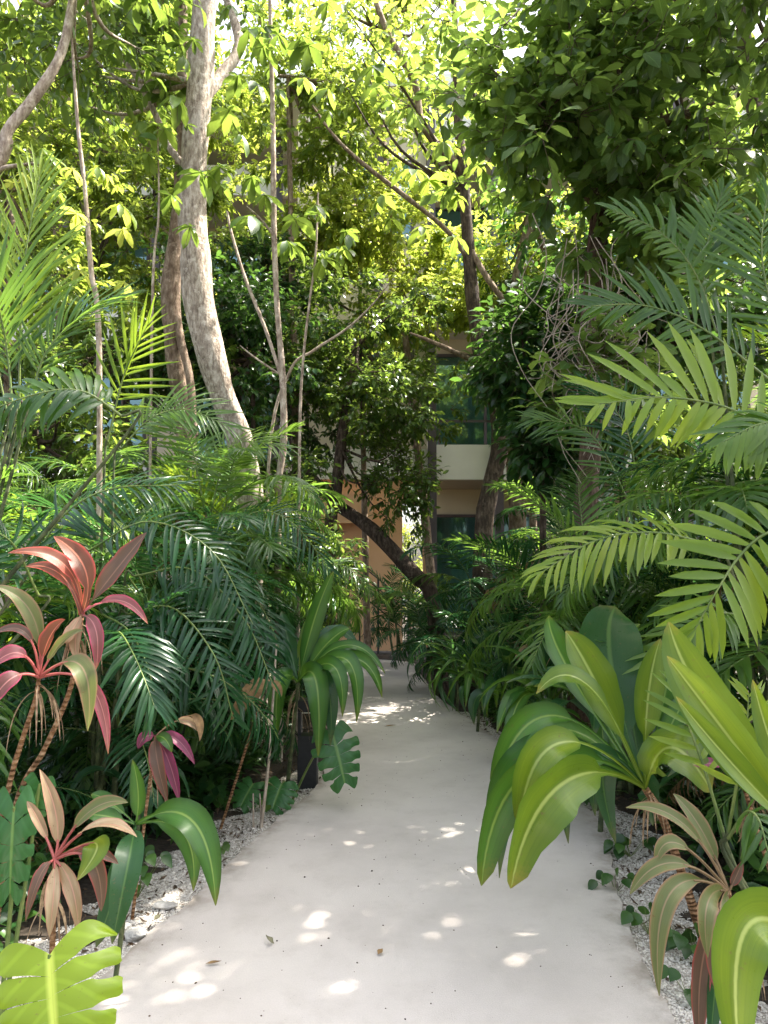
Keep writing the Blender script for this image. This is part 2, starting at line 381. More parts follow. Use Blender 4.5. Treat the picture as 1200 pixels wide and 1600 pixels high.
def barkmat(name, c1, c2, c3, scale=7, stretch=.22, bump=.6, ring=0, rough=.85):
    m, ns, ls = newmat(name)
    tc = nd(ns, 'ShaderNodeTexCoord'); mp = nd(ns, 'ShaderNodeMapping'); mp.inputs['Scale'].default_value = (1, 1, stretch)
    ls.new(tc.outputs['Object'], mp.inputs[0])
    n1 = nd(ns, 'ShaderNodeTexNoise', i_Scale=scale * 4, i_Detail=8.0, i_Roughness=.7); ls.new(mp.outputs[0], n1.inputs['Vector'])
    n2 = nd(ns, 'ShaderNodeTexNoise', i_Scale=scale * .8, i_Detail=3.0); ls.new(tc.outputs['Object'], n2.inputs['Vector'])
    col = ramp_(ns, ls, n1.outputs[0], [(.36, c1), (.51, c2), (.64, c3)])
    col = mix_(ns, ls, math_(ns, ls, 'MULTIPLY', math_(ns, ls, 'MAXIMUM', math_(ns, ls, 'SUBTRACT', n2.outputs[0], .52), 0), 3.0), col, c1)
    n3 = nd(ns, 'ShaderNodeTexNoise', i_Scale=scale * 1.9, i_Detail=5.0, i_Roughness=.65); ls.new(tc.outputs['Object'], n3.inputs['Vector'])
    pf = nd(ns, 'ShaderNodeMapRange', i_1=.56, i_2=.64); ls.new(n3.outputs[0], pf.inputs[0])
    col = mix_(ns, ls, math_(ns, ls, 'MULTIPLY', pf.outputs[0], .45), col, tuple(min(1, x * 1.25 + .02) for x in c3))
    h = math_(ns, ls, 'ADD', n1.outputs[0], math_(ns, ls, 'MULTIPLY', n3.outputs[0], .8))
    if ring:
        sp = nd(ns, 'ShaderNodeSeparateXYZ'); ls.new(tc.outputs['Object'], sp.inputs[0])
        rs = math_(ns, ls, 'SINE', math_(ns, ls, 'ADD', math_(ns, ls, 'MULTIPLY', sp.outputs[2], ring), math_(ns, ls, 'MULTIPLY', n2.outputs[0], 16)))
        col = mix_(ns, ls, math_(ns, ls, 'MULTIPLY', math_(ns, ls, 'MAXIMUM', rs, 0), .34), col, c1)
        h = math_(ns, ls, 'ADD', h, math_(ns, ls, 'MULTIPLY', rs, -.4))
    b = nd(ns, 'ShaderNodeBump', i_Strength=bump, i_Distance=.02); ls.new(h, b.inputs['Height'])
    pb = nd(ns, 'ShaderNodeBsdfPrincipled', i_Roughness=rough); ls.new(col, pb.inputs['Base Color']); ls.new(b.outputs[0], pb.inputs['Normal'])
    pb.inputs['Specular IOR Level'].default_value = .25
    out = nd(ns, 'ShaderNodeOutputMaterial'); ls.new(pb.outputs[0], out.inputs[0]); return m
def solid(name, c1, c2, scale=4.0, rough=.8, bump=.1, fine=60.0, metal=0.0, spec=.4, fineamt=.4):
    m, ns, ls = newmat(name)
    geo = nd(ns, 'ShaderNodeNewGeometry')
    n1 = nd(ns, 'ShaderNodeTexNoise', i_Scale=scale, i_Detail=6.0, i_Roughness=.6); ls.new(geo.outputs['Position'], n1.inputs['Vector'])
    n2 = nd(ns, 'ShaderNodeTexNoise', i_Scale=fine, i_Detail=3.0); ls.new(geo.outputs['Position'], n2.inputs['Vector'])
    f = math_(ns, ls, 'ADD', n1.outputs[0], math_(ns, ls, 'MULTIPLY', math_(ns, ls, 'SUBTRACT', n2.outputs[0], .5), fineamt))
    col = ramp_(ns, ls, f, [(.3, c1), (.7, c2)])
    b = nd(ns, 'ShaderNodeBump', i_Strength=bump, i_Distance=.01); ls.new(n2.outputs[0], b.inputs['Height'])
    pb = nd(ns, 'ShaderNodeBsdfPrincipled', i_Roughness=rough, i_Metallic=metal); ls.new(col, pb.inputs['Base Color']); ls.new(b.outputs[0], pb.inputs['Normal'])
    pb.inputs['Specular IOR Level'].default_value = spec
    out = nd(ns, 'ShaderNodeOutputMaterial'); ls.new(pb.outputs[0], out.inputs[0]); return m

YT = (.30, .42, .02)
M = {}
def S3(a, b, c): return [(.05, a), (.5, b), (.95, c)]
M['palm_dark'] = leafmat('palm_leaf_deep_green', S3((.006, .030, .011), (.013, .056, .018), (.030, .092, .024)), (.12, .26, .03), .28, .26, spec=.45)
M['palm_mid'] = leafmat('palm_leaf_green', S3((.022, .062, .016), (.045, .105, .020), (.095, .16, .026)), (.30, .44, .03), .42, .30)
M['palm_yel'] = leafmat('palm_leaf_yellow_green', S3((.07, .14, .018), (.13, .21, .022), (.22, .27, .035)), (.48, .56, .02), .42, .36)
M['palm_dry'] = leafmat('palm_leaf_dry', S3((.10, .055, .025), (.19, .11, .05), (.30, .20, .10)), (.35, .22, .08), .25, .6)
M['rachis'] = solid('palm_rachis', (.06, .11, .02), (.16, .20, .05), 9, .45)
M['rachis_dry'] = solid('palm_rachis_dry', (.14, .08, .04), (.25, .16, .08), 9, .6)
M['cane'] = barkmat('palm_cane', (.03, .04, .02), (.08, .10, .04), (.16, .17, .08), 6, .5, .4, ring=60)
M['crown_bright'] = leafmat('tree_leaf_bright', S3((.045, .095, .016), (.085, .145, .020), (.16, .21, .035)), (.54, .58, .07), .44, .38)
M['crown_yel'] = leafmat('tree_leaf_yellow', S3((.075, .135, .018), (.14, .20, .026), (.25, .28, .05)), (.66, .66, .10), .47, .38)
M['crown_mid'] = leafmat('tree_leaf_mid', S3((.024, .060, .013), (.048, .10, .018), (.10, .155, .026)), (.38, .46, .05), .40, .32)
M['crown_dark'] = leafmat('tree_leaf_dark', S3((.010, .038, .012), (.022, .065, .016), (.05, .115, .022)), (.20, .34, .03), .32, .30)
M['crown_big'] = leafmat('tree_leaf_large', S3((.034, .080, .020), (.066, .128, .028), (.125, .19, .042)), (.42, .50, .06), .42, .33, 'vein', (.10, .18, .05), vein=8, vstr=.2)
M['broad_green'] = leafmat('broad_leaf_green', S3((.020, .075, .018), (.045, .13, .020), (.09, .19, .022)), (.34, .50, .02), .34, .27, 'long', (.18, .27, .06), edge=(.014, .058, .012), streak=.7, vein=26, vstr=.2, tipc=(.12, .12, .02))
M['broad_yel'] = leafmat('broad_leaf_yellow_green', S3((.042, .095, .010), (.105, .165, .012), (.20, .25, .020)), (.48, .54, .02), .34, .27, 'long', (.28, .34, .09), edge=(.05, .11, .012), streak=.7, vein=26, vstr=.2, tipc=(.20, .16, .03))
M['broad_dark'] = leafmat('broad_leaf_dark', S3((.009, .040, .016), (.018, .065, .022), (.035, .10, .026)), (.14, .30, .03), .26, .26, 'long', (.07, .14, .04), streak=.3, vein=26, vstr=.2, tipc=(.10, .10, .03))
M['coral'] = leafmat('cordyline_leaf_coral', S3((.055, .042, .020), (.12, .048, .026), (.27, .052, .034)), (.58, .15, .05), .36, .36, 'long', (.5, .16, .10), edge=(.55, .09, .07), streak=.5, vein=16, vstr=.15)
M['pink'] = leafmat('cordyline_leaf_pink', S3((.085, .060, .035), (.21, .065, .070), (.42, .17, .17)), (.55, .16, .16), .30, .34, 'long', (.44, .18, .17), edge=(.48, .05, .12), streak=.7, vein=16, vstr=.15, tipc=(.40, .20, .08))
M['magenta'] = leafmat('cordyline_leaf_magenta', S3((.075, .022, .035), (.17, .038, .075), (.28, .08, .12)), (.55, .08, .20), .30, .34, 'long', (.35, .12, .16), edge=(.32, .03, .12), streak=.6, vein=16, vstr=.12)
M['bronze'] = leafmat('cordyline_leaf_bronze', S3((.055, .036, .026), (.105, .062, .045), (.17, .10, .055)), (.34, .20, .05), .30, .34, 'long', (.22, .12, .08), edge=(.30, .05, .05), streak=.6, vein=16, vstr=.12)
M['olive'] = leafmat('cordyline_leaf_olive', S3((.060, .080, .030), (.10, .12, .040), (.19, .16, .075)), (.30, .34, .05), .30, .34, 'long', (.22, .16, .09), edge=(.25, .13, .08), streak=.7, vein=16, vstr=.12)
M['tan'] = leafmat('cordyline_leaf_tan', S3((.17, .11, .055), (.30, .21, .12), (.46, .38, .24)), (.5, .32, .12), .25, .38, 'long', (.40, .2, .14), edge=(.32, .14, .09), streak=.8, vein=16, vstr=.12)
M['petiole_brown'] = solid('petiole_brown', (.13, .085, .04), (.24, .15, .075), 14, .45)
M['petiole_red'] = solid('petiole_red', (.26, .06, .05), (.45, .13, .11), 14, .45)
M['monstera_yel'] = leafmat('split_leaf_yellow', S3((.08, .15, .010), (.15, .23, .012), (.23, .29, .02)), (.56, .62, .02), .36, .30, 'vein', (.36, .44, .07), vein=8.3, vstr=.35)
M['monstera'] = leafmat('split_leaf_green', S3((.016, .07, .022), (.03, .11, .03), (.06, .15, .035)), (.22, .42, .03), .28, .27, 'vein', (.12, .22, .06), vein=8.3, vstr=.3)
M['bark_pale'] = barkmat('bark_pale', (.17, .13, .10), (.40, .33, .265), (.62, .55, .47), 8, .3, 1.0)
M['bark_tan'] = barkmat('bark_tan', (.10, .065, .042), (.22, .155, .11), (.36, .28, .21), 7, .3, .8)
M['bark_dark'] = barkmat('bark_dark', (.024, .017, .013), (.075, .051, .037), (.15, .11, .083), 7, .25, .8)
M['bark_red'] = barkmat('bark_red', (.055, .032, .024), (.115, .070, .052), (.20, .14, .11), 9, .12, .8)
M['bark_grey'] = barkmat('bark_grey', (.17, .12, .09), (.36, .29, .22), (.54, .46, .37), 9, .3, .6)
M['twig'] = solid('twig', (.06, .045, .03), (.13, .10, .07), 9, .8)
M['cane_orange'] = barkmat('cordyline_cane', (.13, .06, .025), (.31, .165, .075), (.46, .29, .16), 9, 1.0, .9, ring=330)
M['vine'] = solid('dry_vine', (.22, .17, .13), (.44, .37, .30), 14, .85)
# ------------------------------------------------------------------ setting materials
def pathmat():
    m, ns, ls = newmat('concrete_path')
    geo = nd(ns, 'ShaderNodeNewGeometry')
    n1 = nd(ns, 'ShaderNodeTexNoise', i_Scale=1.3, i_Detail=6.0, i_Roughness=.6); ls.new(geo.outputs['Position'], n1.inputs['Vector'])
    n2 = nd(ns, 'ShaderNodeTexNoise', i_Scale=190.0, i_Detail=2.0); ls.new(geo.outputs['Position'], n2.inputs['Vector'])
    n3 = nd(ns, 'ShaderNodeTexNoise', i_Scale=5.0, i_Detail=8.0, i_Roughness=.7); ls.new(geo.outputs['Position'], n3.inputs['Vector'])
    vo = nd(ns, 'ShaderNodeTexVoronoi', i_Scale=60.0); ls.new(geo.outputs['Position'], vo.inputs['Vector'])
    col = ramp_(ns, ls, n1.outputs[0], [(.3, (.43, .385, .352)), (.52, (.52, .47, .432)), (.75, (.57, .52, .48))])
    col = mix_(ns, ls, math_(ns, ls, 'MULTIPLY', math_(ns, ls, 'MAXIMUM', math_(ns, ls, 'SUBTRACT', n3.outputs[0], .50), 0), 1.25), col, (.30, .255, .215))
    col = mix_(ns, ls, math_(ns, ls, 'MULTIPLY', math_(ns, ls, 'SUBTRACT', n2.outputs[0], .33), .9), col, (.36, .33, .31))
    sp = nd(ns, 'ShaderNodeMapRange', i_1=.10, i_2=.06); ls.new(vo.outputs['Distance'], sp.inputs[0])
    spf = math_(ns, ls, 'MULTIPLY', sp.outputs[0], math_(ns, ls, 'GREATER_THAN', n3.outputs[0], .56))
    col = mix_(ns, ls, math_(ns, ls, 'MULTIPLY', spf, .6), col, (.13, .11, .10))
    b = nd(ns, 'ShaderNodeBump', i_Strength=.35, i_Distance=.003); ls.new(n2.outputs[0], b.inputs['Height'])
    uv = nd(ns, 'ShaderNodeUVMap', uv_map='UVMap'); sx = nd(ns, 'ShaderNodeSeparateXYZ'); ls.new(uv.outputs[0], sx.inputs[0])
    ed = nd(ns, 'ShaderNodeMapRange', i_1=.40, i_2=.5); ls.new(math_(ns, ls, 'ABSOLUTE', math_(ns, ls, 'SUBTRACT', sx.outputs[0], .5)), ed.inputs[0])
    ef = math_(ns, ls, 'MULTIPLY', math_(ns, ls, 'POWER', ed.outputs[0], 2.0), math_(ns, ls, 'MULTIPLY', math_(ns, ls, 'MAXIMUM', math_(ns, ls, 'SUBTRACT', n3.outputs[0], .36), 0), 3.6))
    col = mix_(ns, ls, math_(ns, ls, 'MINIMUM', ef, .75), col, (.19, .16, .125))
    pb = nd(ns, 'ShaderNodeBsdfPrincipled', i_Roughness=.85); ls.new(col, pb.inputs['Base Color']); ls.new(b.outputs[0], pb.inputs['Normal'])
    out = nd(ns, 'ShaderNodeOutputMaterial'); ls.new(pb.outputs[0], out.inputs[0]); return m
M['path'] = pathmat()
M['soil'] = solid('soil', (.018, .013, .009), (.055, .042, .03), 5, .95, .5, 45, fineamt=1.0)
M['gravel_base'] = solid('gravel_base', (.22, .195, .165), (.48, .44, .39), 3.5, .9, .8, 120, fineamt=1.6)
M['pebble'] = solid('pebble', (.34, .31, .275), (.72, .68, .62), 90, .8, .2, 200)
M['litter'] = solid('litter', (.025, .018, .012), (.11, .07, .04), 60, .9)
M['rock'] = solid('rock', (.30, .28, .25), (.60, .58, .54), 9, .9, .6, 60)
M['dry_leaf'] = solid('dry_leaf', (.16, .10, .055), (.42, .30, .18), 30, .75)
M['dead'] = solid('dead_leaf', (.10, .055, .022), (.28, .17, .07), 25, .7)
M['dead_green'] = solid('dead_leaf_olive', (.08, .08, .03), (.22, .20, .12), 25, .7)

# ------------------------------------------------------------------ ground, path, gravel
mb = MB(); N_ = 60
xs = np.concatenate([np.linspace(-400, -12, 8), np.linspace(-10, 10, 41), np.linspace(12, 400, 8)])
ys = np.concatenate([np.linspace(-60, -3, 6), np.linspace(-2, 16, 37), np.linspace(20, 600, 8)])
X, Y = np.meshgrid(xs, ys)
Z = -.055 + .012 * np.sin(X * 2.1) * np.cos(Y * 1.7)
V = np.stack([X, Y, Z], -1).reshape(-1, 3); nx = len(xs)
i = np.arange(len(ys) - 1)[:, None] * nx; j = np.arange(nx - 1)[None]
mb.add(V, np.stack([i + j, i + j + 1, i + nx + j + 1, i + nx + j], -1).reshape(-1, 4))
tag(mb.build('ground', M['soil']), kind='structure')

LE = [G(u, v)[:2] for u, v in ((60, 1650), (120, 1565), (180, 1507), (235, 1455), (285, 1418), (340, 1365), (385, 1322), (450, 1265), (495, 1228), (515, 1170), (520, 1100))]
RE = [G(u, v)[:2] for u, v in ((1105, 1680), (1057, 1595), (1030, 1550), (1000, 1490), (970, 1410), (958, 1355), (945, 1300), (915, 1260), (830, 1192), (742, 1130), (680, 1085))]
LE = [np.array((-1.42, -3.)), np.array((-1.28, .8))] + LE + [np.array((-.50, 9.6)), np.array((-.62, 10.4)), np.array((-1.1, 11.1)), np.array((-3.6, 11.6))]
RE = [np.array((.95, -3.)), np.array((.96, 0.8))] + RE + [np.array((.56, 9.7)), np.array((.45, 10.9)), np.array((.10, 12.0)), np.array((-3.4, 12.9))]
nr = 140
l2 = smooth_pts([(*p, 0) for p in LE], nr); r2 = smooth_pts([(*p, 0) for p in RE], nr)
l2[:, 0] += R.normal(0, .006, nr); r2[:, 0] += R.normal(0, .006, nr)
mb = MB(); nc = 6
q = np.linspace(0, 1, nc + 1)[None, :, None]
T_ = l2[:, None] * (1 - q) + r2[:, None] * q
top = T_.reshape(-1, 3)
i = np.arange(nr - 1)[:, None] * (nc + 1); j = np.arange(nc)[None]
ju = np.stack([j, j + 1, j + 1, j], -1) / nc + 0. * i[..., None]; iv = np.stack([i, i, i + nc + 1, i + nc + 1], -1) / (nc + 1) * .1 + 0. * j[..., None]
mb.add(top, np.stack([i + j, i + j + 1, i + nc + 2 + j, i + nc + 1 + j], -1).reshape(-1, 4), np.stack([ju, iv], -1).reshape(-1, 4, 2))
for e, s in ((l2, 1), (r2, -1)):
    V = np.concatenate([e, e + np.array([0, 0, -.12])]); a = np.arange(nr - 1)
    f = np.stack([a, a + 1, a + nr + 1, a + nr], -1)
    mb.add(V, f if s > 0 else f[:, ::-1])
tag(mb.build('path', M['path'], smooth=False), kind='structure')

def edge_strip(e, other, w0, w1, ylo, yhi, seed):
    d = nrm((e - other)); keep = (e[:, 1] > ylo) & (e[:, 1] < yhi)
    e, d = e[keep], d[keep]; g = np.random.default_rng(seed); n = len(e)
    ww = np.linspace(w0, w1, n) * (1 + .22 * np.sin(np.arange(n) * .9) + g.normal(0, .06, n))
    k = 6; q = np.linspace(0, 1, k + 1)[None, :]
    V = (e + d * .002)[:, None] + d[:, None] * (q * ww[:, None])[..., None]
    V[..., 2] = -.022 - .03 * q ** 2 + .006 * np.sin(V[..., 0] * 17) * np.sin(V[..., 1] * 13) - .004
    return V, k
gv = MB(); pv = MB()
gp = np.random.default_rng(3)
ico = np.array([(0, 0, 1), (.94, 0, .33), (.29, .9, .33), (-.76, .55, .33), (-.76, -.55, .33), (.29, -.9, .33), (.76, .55, -.33), (-.29, .9, -.33), (-.94, 0, -.33), (-.29, -.9, -.33), (.76, -.55, -.33), (0, 0, -1)])
icof = np.array([(0, 1, 2), (0, 2, 3), (0, 3, 4), (0, 4, 5), (0, 5, 1), (1, 6, 2), (2, 7, 3), (3, 8, 4), (4, 9, 5), (5, 10, 1), (2, 6, 7), (3, 7, 8), (4, 8, 9), (5, 9, 10), (1, 10, 6), (11, 7, 6), (11, 8, 7), (11, 9, 8), (11, 10, 9), (11, 6, 10)])
def scatter_pebbles(mb, pts, size, seed, flat=.7):
    g = np.random.default_rng(seed); n = len(pts)
    s = size * g.lognormal(0, .35, n)
    sc = s[:, None] * g.uniform(.7, 1.2, (n, 3)) * np.array([1, 1, flat]); a = g.uniform(0, 6.28, n)
    v = ico[None] * (1 + g.normal(0, .12, (n, 12, 1))) * sc[:, None]
    x = v[..., 0] * np.cos(a)[:, None] - v[..., 1] * np.sin(a)[:, None]; y = v[..., 0] * np.sin(a)[:, None] + v[..., 1] * np.cos(a)[:, None]
    V = np.stack([x, y, v[..., 2]], -1) + pts[:, None]
    F = (icof[None] + np.arange(n)[:, None, None] * 12).reshape(-1, 3)
    mb.add(V.reshape(-1, 3), F, None, 0, np.repeat(g.uniform(0, 1, n), 20))
for e, o, w0, w1, ylo, yhi, sd, cnt in ((l2, r2, .50, .42, 1.5, 6.2, 1, 14000), (r2, l2, .46, .28, 1.5, 8.0, 2, 13000)):
    V, k = edge_strip(e, o, w0, w1, ylo, yhi, sd); n = len(V)
    i = np.arange(n - 1)[:, None] * (k + 1); j = np.arange(k)[None]
    f = np.stack([i + j, i + j + 1, i + k + 2 + j, i + k + 1 + j], -1).reshape(-1, 4)
    gv.add(V.reshape(-1, 3), f[:, ::-1] if sd == 1 else f)
    a = gp.uniform(0, n - 1.001, cnt); b = gp.beta(1, 1.3, cnt) * (k - .01); ia = a.astype(int); ib = b.astype(int); fa = (a - ia)[:, None]; fb = (b - ib)[:, None]
    pt = V[ia, ib] * (1 - fa) * (1 - fb) + V[ia + 1, ib] * fa * (1 - fb) + V[ia, ib + 1] * (1 - fa) * fb + V[ia + 1, ib + 1] * fa * fb
    scatter_pebbles(pv, pt + np.array([0, 0, .002]), .0039, sd)
tag(gv.build('gravel_bed', M['gravel_base']), kind='structure')
tag(pv.build('gravel', M['pebble'], smooth=False), kind='stuff')
# leaf litter: soil-coloured chips over the beds and crumbs on the path
lt = MB(); n = 5200
side = gp.choice([-1, 1], n); yy = gp.uniform(1.6, 11, n)
lx = np.interp(yy, l2[:, 1], l2[:, 0]); rx = np.interp(yy, r2[:100, 1], r2[:100, 0])
off = gp.gamma(1.9, .26, n) - .015
xx = np.where(side < 0, lx - off, rx + off)
O = np.stack([xx, yy, np.full(n, -.03) + gp.uniform(0, .015, n)], -1)
a = gp.uniform(0, 6.28, n); D = np.stack([np.cos(a), np.sin(a), gp.normal(.05, .15, n)], -1)
leaves(lt, O, D, np.array([0, 0, 1.]) + gp.normal(0, .35, (n, 3)), gp.uniform(.015, .06, n), gp.uniform(.005, .022, n), [0, .4, 1], [.3, 1, .1], gp.normal(0, .8, n), .3, gp.uniform(0, 1, n))
n = 420; yy = gp.uniform(1.9, 9, n); q = gp.uniform(.02, .98, n)
lx = np.interp(yy, l2[:, 1], l2[:, 0]); rx = np.interp(yy, r2[:100, 1], r2[:100, 0]); xx = lx * (1 - q) + rx * q
scatter_pebbles(lt, np.stack([xx, yy, np.full(n, .0018)], -1), .0026, 9, .6)
tag(lt.build('leaf_litter', M['litter'], smooth=False), kind='stuff')

# low leafy cover on the soil behind the gravel
ug = MB(); n = 5200
side = gp.choice([-1, 1], n); yy = gp.uniform(1.8, 12.5, n)
lx = np.interp(yy, l2[:, 1], l2[:, 0]); rx = np.interp(yy, r2[:100, 1], r2[:100, 0])
off = np.where(side < 0, .62, .5) * np.clip(1.25 - yy * .09, .3, 1) + gp.gamma(1.6, .75, n)
cx = np.where(side < 0, lx - off, rx + off)
m_ = 7; a = gp.uniform(0, 6.28, n * m_); hh = np.repeat(gp.uniform(.05, .42, n) * np.clip(off * .9, .25, 1), m_)
O = np.stack([np.repeat(cx, m_), np.repeat(yy, m_), hh * gp.uniform(.3, 1.1, n * m_) - .03], -1) + gp.normal(0, .05, (n * m_, 3)) * [1, 1, 0]
D = np.stack([np.cos(a), np.sin(a), gp.normal(.1, .4, n * m_)], -1)
leaves(ug, O, D, np.array([0, 0, 1.]) + gp.normal(0, .35, (n * m_, 3)), gp.uniform(.07, .2, n * m_), gp.uniform(.02, .06, n * m_), [0, .25, .6, 1], [.2, .9, .85, .05], .8, .25, gp.uniform(0, 1, n * m_))
tag(ug.build('undergrowth', M['crown_dark']), kind='stuff')

# stones at the left edge
def rock(name, label, loc, s, seed, flat=.6):
    mb = MB(); g = np.random.default_rng(seed); nu, nv = 16, 10
    th = np.linspace(0, 2 * np.pi, nu, endpoint=False)[None]; ph = np.linspace(.02, np.pi - .02, nv)[:, None]
    d = np.stack([np.sin(ph) * np.cos(th), np.sin(ph) * np.sin(th), np.cos(ph) + 0 * th], -1)
    r = np.ones((nv, nu))
    for _ in range(16):
        ax = nrm(g.normal(0, 1, 3)); h = g.uniform(.62, .95); dp = d @ ax; r = np.where(dp > 0, np.minimum(r, h / np.maximum(dp, .01)), r)
    V = d * r[..., None] * np.asarray(s) * np.array([1, 1, flat]) + np.asarray(loc)
    i = np.arange(nv - 1)[:, None] * nu; j = np.arange(nu)[None]; k = (j + 1) % nu
    mb.add(V.reshape(-1, 3), np.stack([i + j, i + nu + j, i + nu + k, i + k], -1).reshape(-1, 4))
    o = mb.build(name, M['rock'], origin=tuple(loc), smooth=False); tag(o, label, 'stone', 'pale stones at the path edge')
rock('stone', 'largest pale stone lying by the left edge of the path', G(214, 1458) + [-.01, 0, -.005], (.055, .04, .05), 4)
rock('stone', 'small white stone at the far left, behind the largest pale stone', G(192, 1447) + [0, 0, -.005], (.035, .03, .035), 6)
rock('stone', 'flat grey stone beside the path edge, further up than the others', G(258, 1412) + [0, 0, -.01], (.06, .03, .04), 8)

def deadleaf(label, u, v, L, W, ang, bend, mat, fold=.5):
    mb = MB(); p = G(u, v); a = rad(ang); D = np.array([math.cos(a), math.sin(a), .0])
    leaves(mb, [p - D * L / 2 + [0, 0, .008]], [D + [0, 0, -bend * .1]], [[.1, -.2, 1]], L, W, np.linspace(0, 1, 9), [.1, .4, .8, 1, .95, .8, .55, .3, .03], -bend, fold, .5)
    o = mb.build('fallen_leaf', M[mat], origin=tuple(p)); tag(o, label, 'fallen leaf', 'fallen leaves on the path')
deadleaf('curled olive fallen leaf standing on its edge on the pale path', 420, 1475, .055, .036, 150, 1.5, 'dead_green', .9)
deadleaf('thin flat brown fallen leaf lying on the path near the left edge', 334, 1508, .062, .018, 8, .3, 'dead')
deadleaf('small tan fallen leaf lying alone in the middle of the path', 594, 1491, .036, .026, 60, .5, 'dead')
deadleaf('dark olive fallen leaf lying on the seam between gravel and path', 246, 1437, .045, .03, 70, .4, 'dead_green')
deadleaf('long dark fallen leaf lying in the sun patch far up the path', 610, 1136, .12, .03, 0, .3, 'dead')

# ------------------------------------------------------------------ apartment building behind the trees
M['wall_tan'] = solid('wall_tan', (.56, .48, .37), (.64, .56, .45), 1.2, .85, .1, 90)
M['wall_orange'] = solid('wall_orange', (.76, .44, .24), (.84, .52, .30), .8, .85, .1, 90, fineamt=.15)
M['wall_olive'] = solid('wall_olive', (.46, .45, .33), (.54, .53, .40), 1.0, .85, .1, 90)
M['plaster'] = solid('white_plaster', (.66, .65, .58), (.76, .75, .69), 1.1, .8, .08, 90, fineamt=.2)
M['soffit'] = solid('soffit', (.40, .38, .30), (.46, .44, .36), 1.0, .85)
M['post'] = solid('dark_post', (.055, .045, .05), (.09, .075, .08), 3, .55)
M['metal'] = solid('dark_metal', (.012, .012, .014), (.022, .022, .025), 20, .5, .05)
M['curtain'] = solid('curtain', (.36, .48, .48), (.56, .66, .66), 2, .9, .2)
def glassmat():
    m, ns, ls = newmat('window_glass')
    g = nd(ns, 'ShaderNodeBsdfGlossy', i_Roughness=.03); g.inputs[0].default_value = (.55, .72, .76, 1)
    t = nd(ns, 'ShaderNodeBsdfTransparent'); t.inputs[0].default_value = (.72, .86, .86, 1)
    fr = nd(ns, 'ShaderNodeFresnel', i_IOR=1.6)
    ms = nd(ns, 'ShaderNodeMixShader'); ls.new(math_(ns, ls, 'ADD', fr.outputs[0], .06), ms.inputs[0]); ls.new(t.outputs[0], ms.inputs[1]); ls.new(g.outputs[0], ms.inputs[2])
    out = nd(ns, 'ShaderNodeOutputMaterial'); ls.new(ms.outputs[0], out.inputs[0]); return m
M['glass'] = glassmat()
BY = 13.2
bld = thing('apartment_building', 'pale balconied apartment building with an orange ground floor wall behind the trees', 'building', (0, BY, 0))
def part(name, mat, boxes, parent=bld):
    m = MB()
    for b in boxes: box(m, *b)
    return m.build(name, mat, parent, origin=(0, BY, 0), smooth=False)
FL = [(3.05, 3.68), (6.2, 6.85), (9.3, 9.95)]
# right wing: olive ground floor, balconies above
part('wall', M['wall_olive'], [(.82, 8.5, 15.2, 15.5, 0, 3.298)])
part('wall', M['wall_tan'], [(.9, 8.5, 15.2, 15.5, 3.3, 9.3)])
for z0, z1 in FL:
    part('parapet', M['plaster'], [(.8, 8.5, BY, BY + .18, z0, z1)])
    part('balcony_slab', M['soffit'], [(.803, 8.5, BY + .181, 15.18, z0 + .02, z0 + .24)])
# centre: stair core with orange wall, tan above
part('wall', M['wall_orange'], [(-1.6, .33, BY + .05, BY + .25, 0, 3.05), (.33, .72, BY + .05, BY + .25, 2.62, 3.05), (.70, .797, BY + .05, BY + .25, 0, 2.62)])
part('wall', M['wall_tan'], [(-1.6, .78, BY + .06, BY + .26, 3.6, 9.9)])
part('parapet', M['plaster'], [(-1.6, .797, BY - .02, BY + .3, 3.052, 3.598)])
part('stair_slab', M['wall_orange'], [(-1.6, -.2, BY - .3, BY - .022, 2.25, 2.75)])
# left wing, set back
LY = 15.0
part('wall', M['wall_tan'], [(-9.5, -1.62, LY + 1.6, LY + 1.8, 0, 10.49)])
for z0, z1 in ((3.0, 3.6), (6.15, 6.75), (9.25, 9.9)):
    part('parapet', M['plaster'], [(-9.5, -1.62, LY, LY + .16, z0, z1)])
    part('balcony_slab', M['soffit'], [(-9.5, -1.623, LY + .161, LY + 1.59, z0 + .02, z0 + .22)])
part('roof', M['plaster'], [(-9.8, 8.8, LY - 1.7, LY + 3, 10.5, 10.75)])
for x in (.86, 2.05, 3.6, 5.4):
    part('column', M['post'], [(x - .075, x + .075, BY - .14, BY - .003, 0, 10.49)])
for x in (-2.2, -4.72, -6.6, -.1):
    part('column', M['post'], [(x - .08, x + .08, (LY if x < -1 else BY) - .16, (LY if x < -1 else BY) - .025, 0 if x < -1 else 3.6, 10.49)])
def window(x0, x1, z0, z1, y, n=2):
    f = part('window', M['post'], [(x0, x1, y - .06, y - .004, z1 - .06, z1), (x0, x1, y - .06, y - .004, z0, z0 + .06)] + [(x - .03, x + .03, y - .058, y - .005, z0 + .061, z1 - .061) for x in np.linspace(x0 + .03, x1 - .03, n + 1)])
    m = MB(); box(m, x0 + .02, x1 - .02, y - .035, y - .027, z0 + .02, z1 - .02)
    o = m.build('pane', M['glass'], None, origin=(0, BY, 0), smooth=False); o.location = (0, 0, 0); o.parent = f
    m = MB(); n_ = 60; xx = np.linspace(x0 + .05, x1 - .05, n_); yy = y - .012 + .007 * np.sin(xx * 55)
    V = np.concatenate([np.stack([xx, yy, np.full(n_, z0 + .04)], -1), np.stack([xx, yy, np.full(n_, z1 - .04)], -1)]); a = np.arange(n_ - 1)
    m.add(V, np.stack([a, a + 1, a + n_ + 1, a + n_], -1))
    o = m.build('curtain', M['curtain'], None, origin=(0, BY, 0)); o.location = (0, 0, 0); o.parent = f
